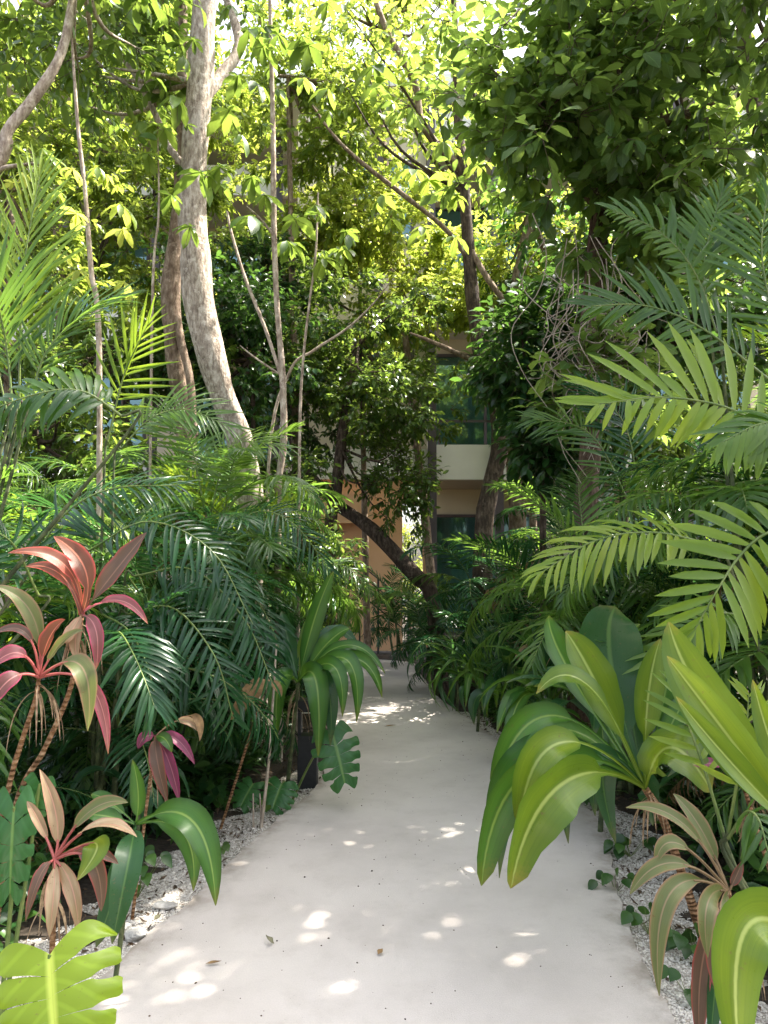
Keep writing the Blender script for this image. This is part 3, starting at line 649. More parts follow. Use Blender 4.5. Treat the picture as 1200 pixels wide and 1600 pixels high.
for z in (0.1, 3.45, 6.6):
    window(1.0, 3.2, z, z + 2.45, 15.2, 2); window(4.4, 7.6, z, z + 2.45, 15.2, 3)
for z in (3.4, 6.5):
    window(-4.6, -2.0, z, z + 2.5, LY + 1.6, 2); window(-8.8, -5.4, z, z + 2.5, LY + 1.6, 3)
window(-.55, .55, 7.4, 9.0, BY + .06, 1); window(-.55, .55, 4.6, 5.9, BY + .06, 1)
# balcony rails: top bar and glass infill
for z0, z1 in FL:
    r_ = part('balcony_railing', M['post'], [(.95, 8.4, BY + .05, BY + .09, z1 + .42, z1 + .46)] + [(x - .02, x + .02, BY + .05, BY + .09, z1 + .002, z1 + .418) for x in np.arange(1.0, 8.4, 1.2)])
# stair rail in front of the orange wall
m = MB()
for k in range(4):
    tube(m, [(-.85, BY - .35, .85 + k * .17 + .52), (.55, BY - .35, .25 + k * .17)], [.012, .012], 6, 6)
for x in (-.62, -.1, .42):
    tube(m, [(x, BY - .35, 0), (x, BY - .35, 1.0 + .52 * (.55 - x) / 1.4 + .05)], [.02, .02], 4, 6)
m.build('stair_railing', M['metal'], bld, origin=(0, BY, 0))
# ------------------------------------------------------------------ trees
CB = {}
def limbs(mb, start, C, k, r0, seed, mat=0, sag=.15):
    g = np.random.default_rng(seed); start = np.asarray(start, float)
    for c in C[g.choice(len(C), min(k, len(C)), False)]:
        mid = start + (c - start) * .5 + g.normal(0, .12, 3) + np.array([0, 0, -sag])
        tube(mb, [start, mid, c], [r0, r0 * .6, r0 * .2], 12, 6, .08, mat, seed=int(g.integers(1e6)))
def tree(label, trunk_pts, trunk_r, bark, crowns, leafmat_, name='broadleaf_tree', branches=(), lk=8, lr=.03, group=None, palm=None, cat='tree', tn=40, sides=12, seed=0, start=None, clear=None, bbark=None):
    """crowns: list of keyword dicts for crown(); branches: (points, radii)"""
    base = np.asarray(trunk_pts[0], float)
    t = thing(name, label, cat, (base[0], base[1], base[2]), group)
    mb = MB(); tube(mb, trunk_pts, trunk_r, tn, sides, .10, seed=seed); mb.build('trunk', bark, t)
    for k, (bp, br) in enumerate(branches):
        mb = MB(); tube(mb, bp, br, 26, 9, .12, seed=seed + k + 1); mb.build('branch', bbark or bark, t)
    lm = MB(); cm = MB(); nl = 0
    for k, cr in enumerate(crowns):
        cr = dict(cr); st = cr.pop('start', trunk_pts[-1]); lk_ = cr.pop('lk', lk)
        C = crown(cm, seed=seed * 31 + k, **cr)
        if lk_: limbs(lm, st, C, lk_, lr, seed + k); nl += 1
    if palm:
        for C, sz, kw in palm: palmate(cm, C, sz, seed=seed + 77, **kw)
    if nl: lm.build('limb', bark, t)
    if cm.n: cm.build('crown', [leafmat_, M['twig']], t)
    return t
def pp(*a): return [P(u, v, Y) for u, v, Y in a]
def E(u, v, Y, rx, ry, rz): return (P(u, v, Y), (rx, ry, rz))

# T1 the pale trunk left of centre
T1 = pp((400, 1010, 6.9), (392, 850, 6.8), (378, 700, 6.7), (352, 630, 6.6), (330, 560, 6.5), (311, 475, 6.5), (306, 400, 6.5), (300, 330, 6.5), (305, 230, 6.5), (312, 130, 6.5), (318, 30, 6.5), (322, -90, 6.5), (330, -300, 6.6))
T1[0][2] = -.1
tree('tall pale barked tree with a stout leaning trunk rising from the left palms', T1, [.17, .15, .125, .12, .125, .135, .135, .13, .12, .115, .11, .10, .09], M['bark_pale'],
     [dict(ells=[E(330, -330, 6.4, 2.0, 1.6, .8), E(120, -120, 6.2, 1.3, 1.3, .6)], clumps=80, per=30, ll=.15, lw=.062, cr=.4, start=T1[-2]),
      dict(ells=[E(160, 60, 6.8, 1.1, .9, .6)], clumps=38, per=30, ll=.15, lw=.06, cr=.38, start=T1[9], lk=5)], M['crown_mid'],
     branches=[(pp((322, 150, 6.55), (345, 118, 6.7), (372, 80, 6.8), (368, 40, 6.9), (350, -10, 7)), [.06, .055, .05, .045, .035]),
               (pp((300, 270, 6.6), (268, 235, 6.7), (250, 195, 6.8), (210, 115, 6.9), (165, 60, 7.0), (120, 20, 7.1)), [.035, .032, .03, .028, .024, .02])],
     palm=[(np.concatenate([P(330, 285, 5.9) + R.normal(0, 1, (9, 3)) * [.28, .25, .22], P(470, 90, 6.2) + R.normal(0, 1, (14, 3)) * [.5, .4, .3], P(250, 110, 6.2) + R.normal(0, 1, (12, 3)) * [.5, .4, .3]]), .26, {})], seed=1)
# T2 second trunk behind
T2 = pp((300, 990, 7.7), (292, 690, 7.7), (276, 590, 7.6), (268, 500, 7.5), (268, 440, 7.5), (276, 370, 7.5), (282, 300, 7.5), (286, 150, 7.5), (284, -20, 7.5), (280, -150, 7.5)); T2[0][2] = -.1
tree('brown trunked tree close behind the tall pale trunk, splitting low down', T2, [.11, .10, .09, .10, .09, .085, .07, .06, .05, .04], M['bark_tan'],
     [dict(ells=[E(270, -60, 7.6, 1.4, 1.0, .8)], clumps=46, per=34, ll=.13, lw=.055, cr=.38)], M['crown_mid'],
     branches=[(pp((272, 470, 7.5), (282, 530, 7.45), (296, 590, 7.4), (305, 680, 7.4)), [.05, .045, .04, .03])], seed=2)
# T3 bough entering at the top left
T3 = pp((-330, 1150, 4.9), (-240, 760, 4.9), (-110, 430, 5), (0, 250, 5), (12, 205, 5), (48, 160, 5.05), (92, 92, 5.1), (112, 10, 5.2), (118, -90, 5.3)); T3[0][2] = -.1
tree('slim grey tree leaning in over the top left corner', T3, [.08, .075, .06, .045, .038, .036, .034, .03, .025], M['bark_grey'],
     [dict(ells=[E(60, -60, 5.3, 1.1, .9, .7)], clumps=30, per=24, ll=.15, lw=.065, cr=.36)], M['crown_mid'], branches=[(pp((-20, 280, 5), (10, 262, 4.95), (60, 255, 4.9)), [.02, .015, .008])],
     palm=[(P(60, 262, 5) + R.normal(0, 1, (7, 3)) * [.25, .2, .1], .16, dict(tm=(.95, .1)))], seed=3)
# saplings
def sapling(label, pts, r, col='bark_grey', palm=None, branches=(), crowns=(), lm='crown_mid', seed=0, group='thin saplings among the palms'):
    p = pp(*pts); p[0][2] = -.05
    return tree(label, p, r, M[col], list(crowns), M[lm], 'sapling', branches, 4, .012, group, palm, 'sapling', 36, 8, seed)
sapling('tallest thin pale sapling, right of the stout trunk', [(438, 1100, 6.1), (434, 800, 6.1), (443, 690, 6.1), (441, 580, 6.1), (433, 480, 6.1), (428, 360, 6.1), (427, 240, 6.1), (424, 90, 6.1), (420, -60, 6.1)], [.03, .03, .028, .026, .024, .024, .022, .02, .014],
        palm=[(np.concatenate([P(440, 110, 6) + R.normal(0, 1, (14, 3)) * [.3, .3, .35], P(480, 360, 5.9) + R.normal(0, 1, (5, 3)) * [.2, .15, .1]]), .24, {})],
        branches=[(pp((443, 600, 6.1), (415, 515, 6.1), (385, 440, 6.15), (362, 365, 6.2), (355, 330, 6.2)), [.016, .015, .013, .012, .008]), (pp((432, 375, 6.1), (410, 345, 6.05), (385, 322, 6)), [.012, .01, .006]), (pp((437, 585, 6.1), (400, 560, 6.0), (375, 540, 6.0)), [.01, .008, .004])], seed=11)
sapling('very thin straight sapling stem just right of the tallest sapling', [(466, 1040, 6.3), (468, 700, 6.3), (474, 560, 6.3), (484, 470, 6.3), (493, 400, 6.3), (497, 300, 6.3)], [.015, .013, .012, .011, .010, .006],
        palm=[(P(500, 345, 6.2) + R.normal(0, 1, (9, 3)) * [.22, .2, .14], .20, dict(tm=(.7, .2)))], seed=12)
sapling('bare arching sapling bending over to the upper right', [(415, 1030, 6.6), (420, 720, 6.6), (452, 582, 6.6), (490, 548, 6.55), (540, 515, 6.5), (580, 478, 6.5), (610, 440, 6.5)], [.016, .015, .013, .012, .011, .009, .004], seed=13)
sapling('thin pale sapling at the far left with yellowing leaves', [(160, 960, 5.2), (155, 560, 5.2), (142, 420, 5.2), (133, 300, 5.2), (122, 200, 5.2), (112, 60, 5.2)], [.022, .02, .018, .016, .014, .008],
        palm=[(P(110, 330, 5.1) + R.normal(0, 1, (12, 3)) * [.3, .25, .28], .17, dict(tm=(.95, .25)))], lm='crown_yel', seed=14)
sapling('thin upright sapling stem between the far left sapling and the brown trunk', [(236, 930, 6.3), (238, 480, 6.3), (248, 330, 6.3), (246, 180, 6.3)], [.014, .012, .010, .005],
        palm=[(P(250, 190, 6.2) + R.normal(0, 1, (6, 3)) * [.2, .2, .2], .2, {})], seed=15)
# T7 centre tree
T7 = pp((752, 1010, 9.1), (755, 840, 9.1), (766, 765, 9.1), (780, 700, 9.1), (774, 620, 9.05), (755, 580, 9), (745, 520, 9), (735, 430, 9), (726, 300, 9), (715, 180, 9), (712, 60, 9), (705, -80, 9)); T7[0][2] = -.1
tree('crooked dark trunked tree in front of the balcony, right of the path end', T7, [.14, .12, .11, .10, .095, .09, .085, .08, .07, .055, .045, .03], M['bark_dark'],
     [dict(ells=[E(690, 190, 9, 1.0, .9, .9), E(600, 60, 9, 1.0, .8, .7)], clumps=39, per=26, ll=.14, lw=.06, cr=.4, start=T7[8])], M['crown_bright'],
     branches=[(pp((738, 415, 9), (700, 362, 8.9), (640, 312, 8.8), (560, 250, 8.7), (520, 210, 8.6), (488, 165, 8.5)), [.034, .032, .029, .025, .02, .012]),
               (pp((730, 380, 9), (765, 440, 8.9), (800, 480, 8.9), (840, 500, 8.9)), [.04, .035, .03, .015]),
               (pp((722, 265, 9), (690, 235, 9), (658, 190, 9), (648, 130, 9), (605, 50, 9), (580, -20, 9)), [.055, .055, .05, .045, .04, .03]),
               (pp((752, 570, 9), (715, 552, 8.8), (672, 533, 8.7), (640, 520, 8.6)), [.035, .03, .025, .012])],
     bbark=M['bark_tan'], palm=[(np.concatenate([P(655, 290, 7.6) + R.normal(0, 1, (13, 3)) * [.3, .2, .25], P(720, 210, 7.8) + R.normal(0, 1, (5, 3)) * [.3, .2, .2]]), .27, dict(tm=(.1, .2)))], seed=4)
T7b = pp((806, 1000, 9.6), (808, 800, 9.6), (800, 690, 9.6), (790, 600, 9.6), (800, 480, 9.6), (830, 330, 9.6)); T7b[0][2] = -.1
tree('paler straight trunk just behind the crooked dark trunk', T7b, [.13, .12, .10, .09, .07, .05], M['bark_tan'],
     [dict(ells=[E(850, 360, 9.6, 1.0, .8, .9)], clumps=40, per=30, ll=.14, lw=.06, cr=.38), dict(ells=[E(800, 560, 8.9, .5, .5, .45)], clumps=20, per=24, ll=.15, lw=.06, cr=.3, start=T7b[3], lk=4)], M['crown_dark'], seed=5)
# T8 small-leaved tree over the path end, with the leaning trunk beside it
T8 = pp((512, 960, 9.4), (516, 835, 9.4), (525, 770, 9.4), (532, 700, 9.4), (545, 620, 9.4), (560, 540, 9.4)); T8[0][2] = -.1
tree('bushy small leaved tree with a dark upright trunk at the path end', T8, [.09, .08, .075, .075, .06, .04], M['bark_dark'],
     [dict(ells=[E(570, 500, 9.5, .95, .8, .75), E(600, 610, 9.3, .75, .6, .7), E(480, 560, 9.6, .7, .6, .8)], clumps=342, per=38, ll=.085, lw=.042, cr=.20, tm=(.45, .4), pads=12, pr=(.24, .08)),
      dict(ells=[E(622, 765, 9.2, .45, .35, .6)], clumps=62, per=28, ll=.09, lw=.042, cr=.22, start=T8[3], lk=5)], M['crown_mid'], seed=6, lk=14, lr=.02)
T8b = pp((690, 1010, 9.3), (675, 935, 9.35), (652, 902, 9.4), (620, 868, 9.5), (575, 822, 9.6), (515, 778, 10.0), (470, 720, 10.4), (450, 640, 10.6), (440, 520, 10.7), (430, 400, 10.7)); T8b[0][2] = -.1
tree('heavily leaning dark trunk crossing in front of the orange wall', T8b, [.105, .10, .098, .094, .09, .085, .075, .06, .045, .03], M['bark_dark'],
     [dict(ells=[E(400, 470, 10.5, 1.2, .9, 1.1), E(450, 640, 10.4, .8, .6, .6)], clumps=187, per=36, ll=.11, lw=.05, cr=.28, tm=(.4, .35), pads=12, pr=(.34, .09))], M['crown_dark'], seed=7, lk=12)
# T9 the large-leaved tree, top right
T9 = pp((905, 1060, 6.7), (915, 800, 6.7), (928, 640, 6.6), (934, 500, 6.5), (935, 400, 6.5), (945, 250, 6.5), (960, 80, 6.5), (980, -120, 6.5)); T9[0][2] = -.1
tree('large dark green tree with big oval leaves filling the top right', T9, [.13, .105, .09, .082, .08, .075, .06, .04], M['bark_red'],
     [dict(ells=[E(960, 110, 6.1, 1.35, 1.1, 1.1), E(1130, 180, 5.8, .9, .9, 1.1), E(810, 90, 6.2, .75, .8, .8), E(830, 300, 6.3, .45, .5, .35), E(900, 290, 6.1, .75, .7, .6), E(890, 600, 6.1, .4, .3, .55), E(970, 640, 6.1, .5, .3, .5), E(900, 430, 6.1, .35, .25, .35), E(930, 700, 6.2, .3, .2, .5)], clumps=374, per=24, ll=.165, lw=.082, cr=.27, tm=(.42, .35), pads=9, pr=(.32, .12), prof=[.16, .8, 1, .12], bend=.5, twr=.005),
      dict(ells=[E(1000, -250, 6.3, 1.9, 1.6, .9)], clumps=25, per=24, ll=.165, lw=.08, cr=.4, prof=[.16, .8, 1, .12], start=T9[6])], M['crown_big'],
     branches=[(pp((950, 230, 6.5), (1040, 190, 6.4), (1110, 160, 6.3), (1200, 60, 6.2)), [.06, .05, .04, .02]), (pp((940, 330, 6.5), (880, 260, 6.4), (820, 170, 6.3), (760, 100, 6.2)), [.05, .045, .035, .015])],
     palm=[(P(775, 190, 6) + R.normal(0, 1, (4, 3)) * [.15, .2, .06], .2, dict(tm=(.4, .2)))], seed=8, lk=26, lr=.028)
T10 = pp((1290, 1000, 7.2), (1250, 520, 7.2), (1210, 300, 7.2), (1180, 180, 7.2), (1150, -50, 7.2)); T10[0][2] = -.1
tree('dark trunked tree at the right edge behind the large leaved tree', T10, [.13, .11, .09, .08, .05], M['bark_dark'],
     [dict(ells=[E(1150, 330, 8.2, 1.4, .8, .8), E(1180, 80, 7.8, 1.4, .9, 1.2)], clumps=110, per=30, ll=.14, lw=.065, cr=.32, tm=(.5, .35), pads=10)], M['crown_mid'],
     branches=[(pp((1205, 290, 7.2), (1160, 330, 7.2), (1120, 400, 7.3)), [.05, .035, .02])], seed=9)
# sunlit trees between the palms and the building
def back(label, u, Y, cr, lm, seed, bark='bark_tan', r=.10, lean=0, ctr=None, vb=1010, lk=9, cat='tree'):
    c0 = ctr or cr[0]['ells'][0][0]
    b = P(u, vb, Y); b[2] = -.1
    m = (b + c0) / 2 + np.array([lean, 0, 0])
    return tree(label, [b, b * .6 + m * .4 + [lean * .3, 0, 0], m, c0], [r, r * .85, r * .7, r * .35], M[bark], cr, M[lm], group='trees in front of the building', seed=seed, lk=lk, tn=28, sides=9)
D1 = dict(per=52, ll=.108, lw=.050, cr=.30, tm=(.5, .4), pads=11)
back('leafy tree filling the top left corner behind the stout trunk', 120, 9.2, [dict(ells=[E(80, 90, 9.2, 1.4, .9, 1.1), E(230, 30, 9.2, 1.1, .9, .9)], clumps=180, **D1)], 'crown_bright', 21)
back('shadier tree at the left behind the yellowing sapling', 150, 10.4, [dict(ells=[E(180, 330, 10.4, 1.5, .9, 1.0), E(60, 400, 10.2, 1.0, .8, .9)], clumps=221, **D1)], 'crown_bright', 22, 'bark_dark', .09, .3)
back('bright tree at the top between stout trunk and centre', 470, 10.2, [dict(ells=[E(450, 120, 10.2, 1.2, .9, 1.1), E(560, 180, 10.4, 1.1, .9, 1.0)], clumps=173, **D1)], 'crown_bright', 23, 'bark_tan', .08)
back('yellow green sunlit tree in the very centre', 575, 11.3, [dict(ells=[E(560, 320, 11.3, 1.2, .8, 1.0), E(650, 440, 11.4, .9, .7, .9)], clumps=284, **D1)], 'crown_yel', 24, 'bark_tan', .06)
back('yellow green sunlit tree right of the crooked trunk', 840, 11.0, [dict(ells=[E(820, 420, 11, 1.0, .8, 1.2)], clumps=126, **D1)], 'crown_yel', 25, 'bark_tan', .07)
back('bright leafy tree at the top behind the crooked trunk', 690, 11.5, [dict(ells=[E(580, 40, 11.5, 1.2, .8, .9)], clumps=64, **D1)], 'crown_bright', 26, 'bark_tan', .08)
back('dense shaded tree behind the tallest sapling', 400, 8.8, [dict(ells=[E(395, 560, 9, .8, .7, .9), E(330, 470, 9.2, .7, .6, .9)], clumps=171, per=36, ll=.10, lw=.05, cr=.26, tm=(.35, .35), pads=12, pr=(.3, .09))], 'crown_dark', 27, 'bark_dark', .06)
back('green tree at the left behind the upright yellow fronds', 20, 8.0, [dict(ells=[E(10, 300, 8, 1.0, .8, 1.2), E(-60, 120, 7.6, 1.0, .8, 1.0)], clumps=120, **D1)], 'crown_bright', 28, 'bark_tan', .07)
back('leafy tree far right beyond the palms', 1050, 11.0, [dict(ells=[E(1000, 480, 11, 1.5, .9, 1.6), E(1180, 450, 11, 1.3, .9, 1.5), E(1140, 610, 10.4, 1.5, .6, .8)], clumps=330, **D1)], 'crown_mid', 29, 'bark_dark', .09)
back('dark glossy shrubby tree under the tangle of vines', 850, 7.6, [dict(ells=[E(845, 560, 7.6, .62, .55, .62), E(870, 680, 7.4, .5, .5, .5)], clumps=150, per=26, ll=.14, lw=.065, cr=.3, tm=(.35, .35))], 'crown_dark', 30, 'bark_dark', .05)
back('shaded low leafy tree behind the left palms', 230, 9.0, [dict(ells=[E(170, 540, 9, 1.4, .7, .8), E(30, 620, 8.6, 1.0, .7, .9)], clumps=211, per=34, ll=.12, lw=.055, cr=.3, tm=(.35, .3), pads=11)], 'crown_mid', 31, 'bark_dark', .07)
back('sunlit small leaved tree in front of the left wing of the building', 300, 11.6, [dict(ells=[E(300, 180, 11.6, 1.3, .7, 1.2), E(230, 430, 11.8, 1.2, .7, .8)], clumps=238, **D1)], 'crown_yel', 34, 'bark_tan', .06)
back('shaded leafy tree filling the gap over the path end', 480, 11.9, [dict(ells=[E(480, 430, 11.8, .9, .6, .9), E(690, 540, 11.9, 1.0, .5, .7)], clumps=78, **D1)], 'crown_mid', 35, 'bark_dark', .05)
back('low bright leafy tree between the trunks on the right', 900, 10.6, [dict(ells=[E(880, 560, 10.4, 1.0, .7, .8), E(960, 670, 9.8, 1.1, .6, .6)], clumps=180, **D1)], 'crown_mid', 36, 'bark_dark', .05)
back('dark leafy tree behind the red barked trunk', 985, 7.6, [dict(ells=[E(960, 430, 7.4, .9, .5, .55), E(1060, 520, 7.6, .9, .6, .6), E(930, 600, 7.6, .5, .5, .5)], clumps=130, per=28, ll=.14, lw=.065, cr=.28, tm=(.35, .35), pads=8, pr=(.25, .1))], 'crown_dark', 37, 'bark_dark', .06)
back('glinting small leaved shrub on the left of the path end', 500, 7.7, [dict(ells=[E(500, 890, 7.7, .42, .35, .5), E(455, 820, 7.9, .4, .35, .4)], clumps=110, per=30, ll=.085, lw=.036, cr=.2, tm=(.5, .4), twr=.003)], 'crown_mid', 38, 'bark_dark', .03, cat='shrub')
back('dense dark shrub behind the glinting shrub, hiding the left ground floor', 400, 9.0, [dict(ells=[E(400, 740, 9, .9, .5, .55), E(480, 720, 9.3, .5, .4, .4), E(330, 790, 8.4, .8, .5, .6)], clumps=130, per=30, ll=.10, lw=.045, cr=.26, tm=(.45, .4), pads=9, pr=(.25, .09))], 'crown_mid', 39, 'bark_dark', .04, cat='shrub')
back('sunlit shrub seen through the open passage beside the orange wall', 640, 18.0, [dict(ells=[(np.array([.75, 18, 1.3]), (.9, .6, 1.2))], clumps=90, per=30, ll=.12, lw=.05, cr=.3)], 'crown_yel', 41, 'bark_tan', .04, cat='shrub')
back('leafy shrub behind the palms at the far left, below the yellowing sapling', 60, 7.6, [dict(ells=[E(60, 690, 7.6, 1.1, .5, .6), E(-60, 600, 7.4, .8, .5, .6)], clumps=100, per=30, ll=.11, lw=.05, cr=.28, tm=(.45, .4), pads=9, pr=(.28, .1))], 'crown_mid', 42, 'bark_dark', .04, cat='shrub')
# unseen canopy trees beyond the frame, added to shade the path
back('unseen canopy tree above the right edge of the picture, added to shade the path', 1500, 6.4, [dict(ells=[((3.6, 5.4, 7.6), (1.7, 1.6, 1.2)), ((4.4, 3.4, 6.8), (1.5, 1.5, 1.1)), ((3.2, 4.3, 6.1), (1.3, 1.0, .7)), ((2.6, 3.3, 5.2), (.9, .9, .5))], clumps=348, per=26, ll=.17, lw=.08, cr=.36, pads=10), dict(ells=[((2.75, 3.75, 6.4), (1.05, .75, .35))], clumps=48, per=26, ll=.17, lw=.085, cr=.36)], 'crown_big', 32, 'bark_dark', .16)  # the flat second crown is added to close sun gaps over the near path
back('unseen canopy tree above the near right palms, added to shade the path', 1900, 3.6, [dict(ells=[((3.4, 2.6, 5.6), (1.3, 1.3, 1.0)), ((2.5, 3.9, 7.4), (1.2, 1.2, .8))], clumps=83, per=26, ll=.17, lw=.08, cr=.36, pads=10)], 'crown_big', 33, 'bark_dark', .14)

# dry vines hanging from the large-leaved tree
vt = thing('hanging_vine', 'tangle of dry leafless vines hanging below the large leaved tree', 'vine', P(930, 900, 5.75))
g = np.random.default_rng(40); mb = MB()
for k in range(18):
    u0 = g.normal(905, 38); y0 = 5.8 + g.normal(0, .12); v0 = g.uniform(330, 430); v1 = g.uniform(560, 760)
    pts = [P(u0 + g.normal(0, 14) + (0 if s == 0 else g.normal(0, 18)), v0 + (v1 - v0) * s, y0 + g.normal(0, .08)) for s in np.linspace(0, 1, 6)]
    tube(mb, pts, [.0045, .004, .003], 22, 5, .05, seed=k)
for k in range(42):
    cu, cv = g.normal(940, 36), g.normal(545, 32); a0 = g.uniform(0, 6.28); rr = g.uniform(18, 60)
    pts = [P(cu + rr * math.cos(a0 + s) + g.normal(0, 7), cv + .8 * rr * math.sin(a0 + s) + g.normal(0, 6), 5.72 + g.normal(0, .12)) for s in np.linspace(0, g.uniform(2, 5.5), 7)]
    tube(mb, pts, [.004, .0035, .0025], 24, 5, .05, seed=k)
mb.build('stem', M['vine'], vt)
# ------------------------------------------------------------------ palms
def local_frond(e0, e1, L, seed, mats, **kw):
    n = 30; e = np.radians(np.linspace(e0, e1, n)); ds = L / (n - 1)
    g = np.random.default_rng(seed); yaw = np.cumsum(g.normal(0, .02, n))
    p = np.concatenate([[[0, 0, 0]], np.cumsum(np.stack([np.cos(e) * np.cos(yaw), np.cos(e) * np.sin(yaw), np.sin(e)], -1) * ds, 0)])[:n]
    mb = MB(); frond(mb, p[::3].tolist() + [p[-1].tolist()], (-.35, 0, 1), seed=seed, **kw)
    return mb.mesh('frond', mats)
FR = {}
for key, mats in (('dark', [M['palm_dark'], M['rachis']]), ('mid', [M['palm_mid'], M['rachis']]), ('yel', [M['palm_yel'], M['rachis']])):
    FR[key] = [local_frond(82, 18, 1.15, 1, mats, pairs=27, ll=.36, lw=.030, lift=22, bend=.5, a0=62),
               local_frond(70, -25, 1.25, 2, mats, pairs=30, ll=.36, lw=.030, lift=14, bend=.8),
               local_frond(58, -48, 1.25, 3, mats, pairs=30, ll=.34, lw=.030, lift=8, bend=.95),
               local_frond(38, -62, 1.15, 4, mats, pairs=28, ll=.33, lw=.030, lift=4, bend=1.1),
               local_frond(64, -35, 1.0, 5, mats, pairs=20, ll=.33, lw=.044, lift=12, bend=.8, prof=[.3, .8, 1, .8, .05]),
               local_frond(46, -30, 1.05, 6, mats, pairs=30, ll=.30, lw=.024, lift=10, bend=.7)]
FR['dry'] = [local_frond(0, -78, .9, 7, [M['palm_dry'], M['rachis_dry']], pairs=22, ll=.28, lw=.02, lift=-10, bend=1.6), local_frond(25, -60, 1.0, 8, [M['palm_dry'], M['rachis_dry']], pairs=24, ll=.30, lw=.022, lift=0, bend=1.4)]
def palm(label, x, y, hs, col, seed, nf=11, hero=(), name='feather_palm', group=None, s=1.0, dry=0, skip=None):
    g = np.random.default_rng(seed)
    t = thing(name, label, 'palm', (x, y, -.06), group)
    cm = MB()
    for k, h in enumerate(hs):
        a = g.uniform(0, 6.28); r = .05 + .05 * k
        b = np.array([x + r * math.cos(a), y + r * math.sin(a), -.06]); lean = g.normal(0, .09, 2) * h
        top = b + np.array([lean[0], lean[1], h])
        tube(cm, [b, (b + top) / 2 + np.array([*g.normal(0, .02, 2), 0]), top], [.021, .018, .015], 14, 7, .05)
        a0 = g.uniform(0, 6.28)
        for i in range(nf):
            q = i / max(1, nf - 1)
            lo, hi = ((0, 2), (1, 5), (2, 6), (3, 4))[min(3, int(q * 3.99))]
            fk = 'yel' if g.uniform() < .12 and col == 'mid' else 'mid' if g.uniform() < .18 else col
            me = FR[fk][int(g.integers(lo, hi))]
            if q > .8 and g.uniform() < .10: me = FR['dry'][1]
            az = a0 + i * 2.4 + g.normal(0, .25)
            if skip is not None and skip(az): continue
            inst('frond', me, t, top - np.array([x, y, -.06]) + np.array([0, 0, -.10 * q]), (g.normal(0, .12), g.normal(0, .10), az), s * g.uniform(.72, 1.1) * (.8 + .2 * min(1, h)))
        for i in range(dry):
            inst('dead_frond', FR['dry'][0], t, top - np.array([x, y, -.06]) + np.array([0, 0, -.2]), (g.normal(0, .2), g.normal(0, .1), g.uniform(0, 6.28)), s * g.uniform(.6, .9))
    for pts, key, kws in hero:
        p = [P(u, v, Y) for u, v, Y in pts]
        mb = MB()
        for kw in (kws if isinstance(kws, (list, tuple)) else [kws]):
            frond(mb, p, **kw)
        mb.build('frond', [M['palm_' + key], M['rachis']], t)
        # the leaf stalk runs from the frond's base down into the clump
        s0 = np.array(p[0]); d0 = nrm(np.array(p[0]) - np.array(p[1]))
        e = np.array([x + .6 * (s0[0] - x) * .3, y + .6 * (s0[1] - y) * .3, max(.02, s0[2] * .25)])
        tube(cm, [e, (e * .4 + s0 * .6) + np.array([0, 0, -.04]), s0 + d0 * .06, s0], [.014, .010, .0065, .006], 16, 6, .04)
    cm.build('stem', [M['cane']], t)
    return t
UPC = (0, -.85, .5)
# left row
palm('upright yellow green palm with long narrow leaflets at the left edge', -2.35, 3.75, [1.35, 1.0], 'mid', 101, 7, hero=[
    ([(30, 640, 3.7), (32, 520, 3.7), (40, 400, 3.7), (62, 275, 3.75)], 'yel', dict(up=(.25, -1, .2), pairs=24, ll=.46, lw=.022, a0=42, a1=14, lift=10, bend=.35, start=.2, seed=1)),
    ([(10, 640, 3.8), (-20, 500, 3.8), (-40, 400, 3.8), (-60, 290, 3.8)], 'yel', dict(up=(.25, -1, .2), pairs=24, ll=.46, lw=.022, a0=40, a1=14, lift=10, bend=.3, start=.2, seed=2)),
    ([(45, 640, 3.6), (70, 555, 3.6), (120, 500, 3.6), (185, 470, 3.6)], 'mid', dict(up=(.1, -.5, .8), pairs=24, ll=.36, lw=.022, a0=50, a1=20, lift=20, bend=.5, start=.2, seed=3)),
    ([(20, 640, 3.6), (10, 540, 3.6), (-10, 460, 3.5), (-50, 400, 3.4)], 'mid', dict(up=(.1, -.8, .5), pairs=24, ll=.42, lw=.024, a0=48, a1=20, lift=10, bend=.5, start=.15, seed=4))])
palm('palm holding one bright yellow sunlit frond below the stout trunk', -1.75, 4.45, [1.35, .95], 'dark', 102, 8, hero=[
    ([(168, 690, 4.4), (184, 622, 4.4), (200, 570, 4.38), (232, 505, 4.3)], 'yel', [dict(up=(.0, -1, .12), pairs=13, ll=.42, lw=.024, a0=46, a1=10, lift=6, bend=.3, start=.28, sides=(-1,), seed=5), dict(up=(.0, -1, .12), pairs=13, ll=.36, lw=.024, a0=74, a1=16, lift=8, bend=.45, start=.25, sides=(1,), stalk=False, seed=6)]),
    ([(190, 700, 4.5), (235, 655, 4.5), (290, 640, 4.45), (360, 668, 4.4)], 'mid', dict(up=(0, -.7, .7), pairs=22, ll=.33, lw=.026, a0=66, a1=24, lift=12, bend=.6, start=.15, seed=7))])
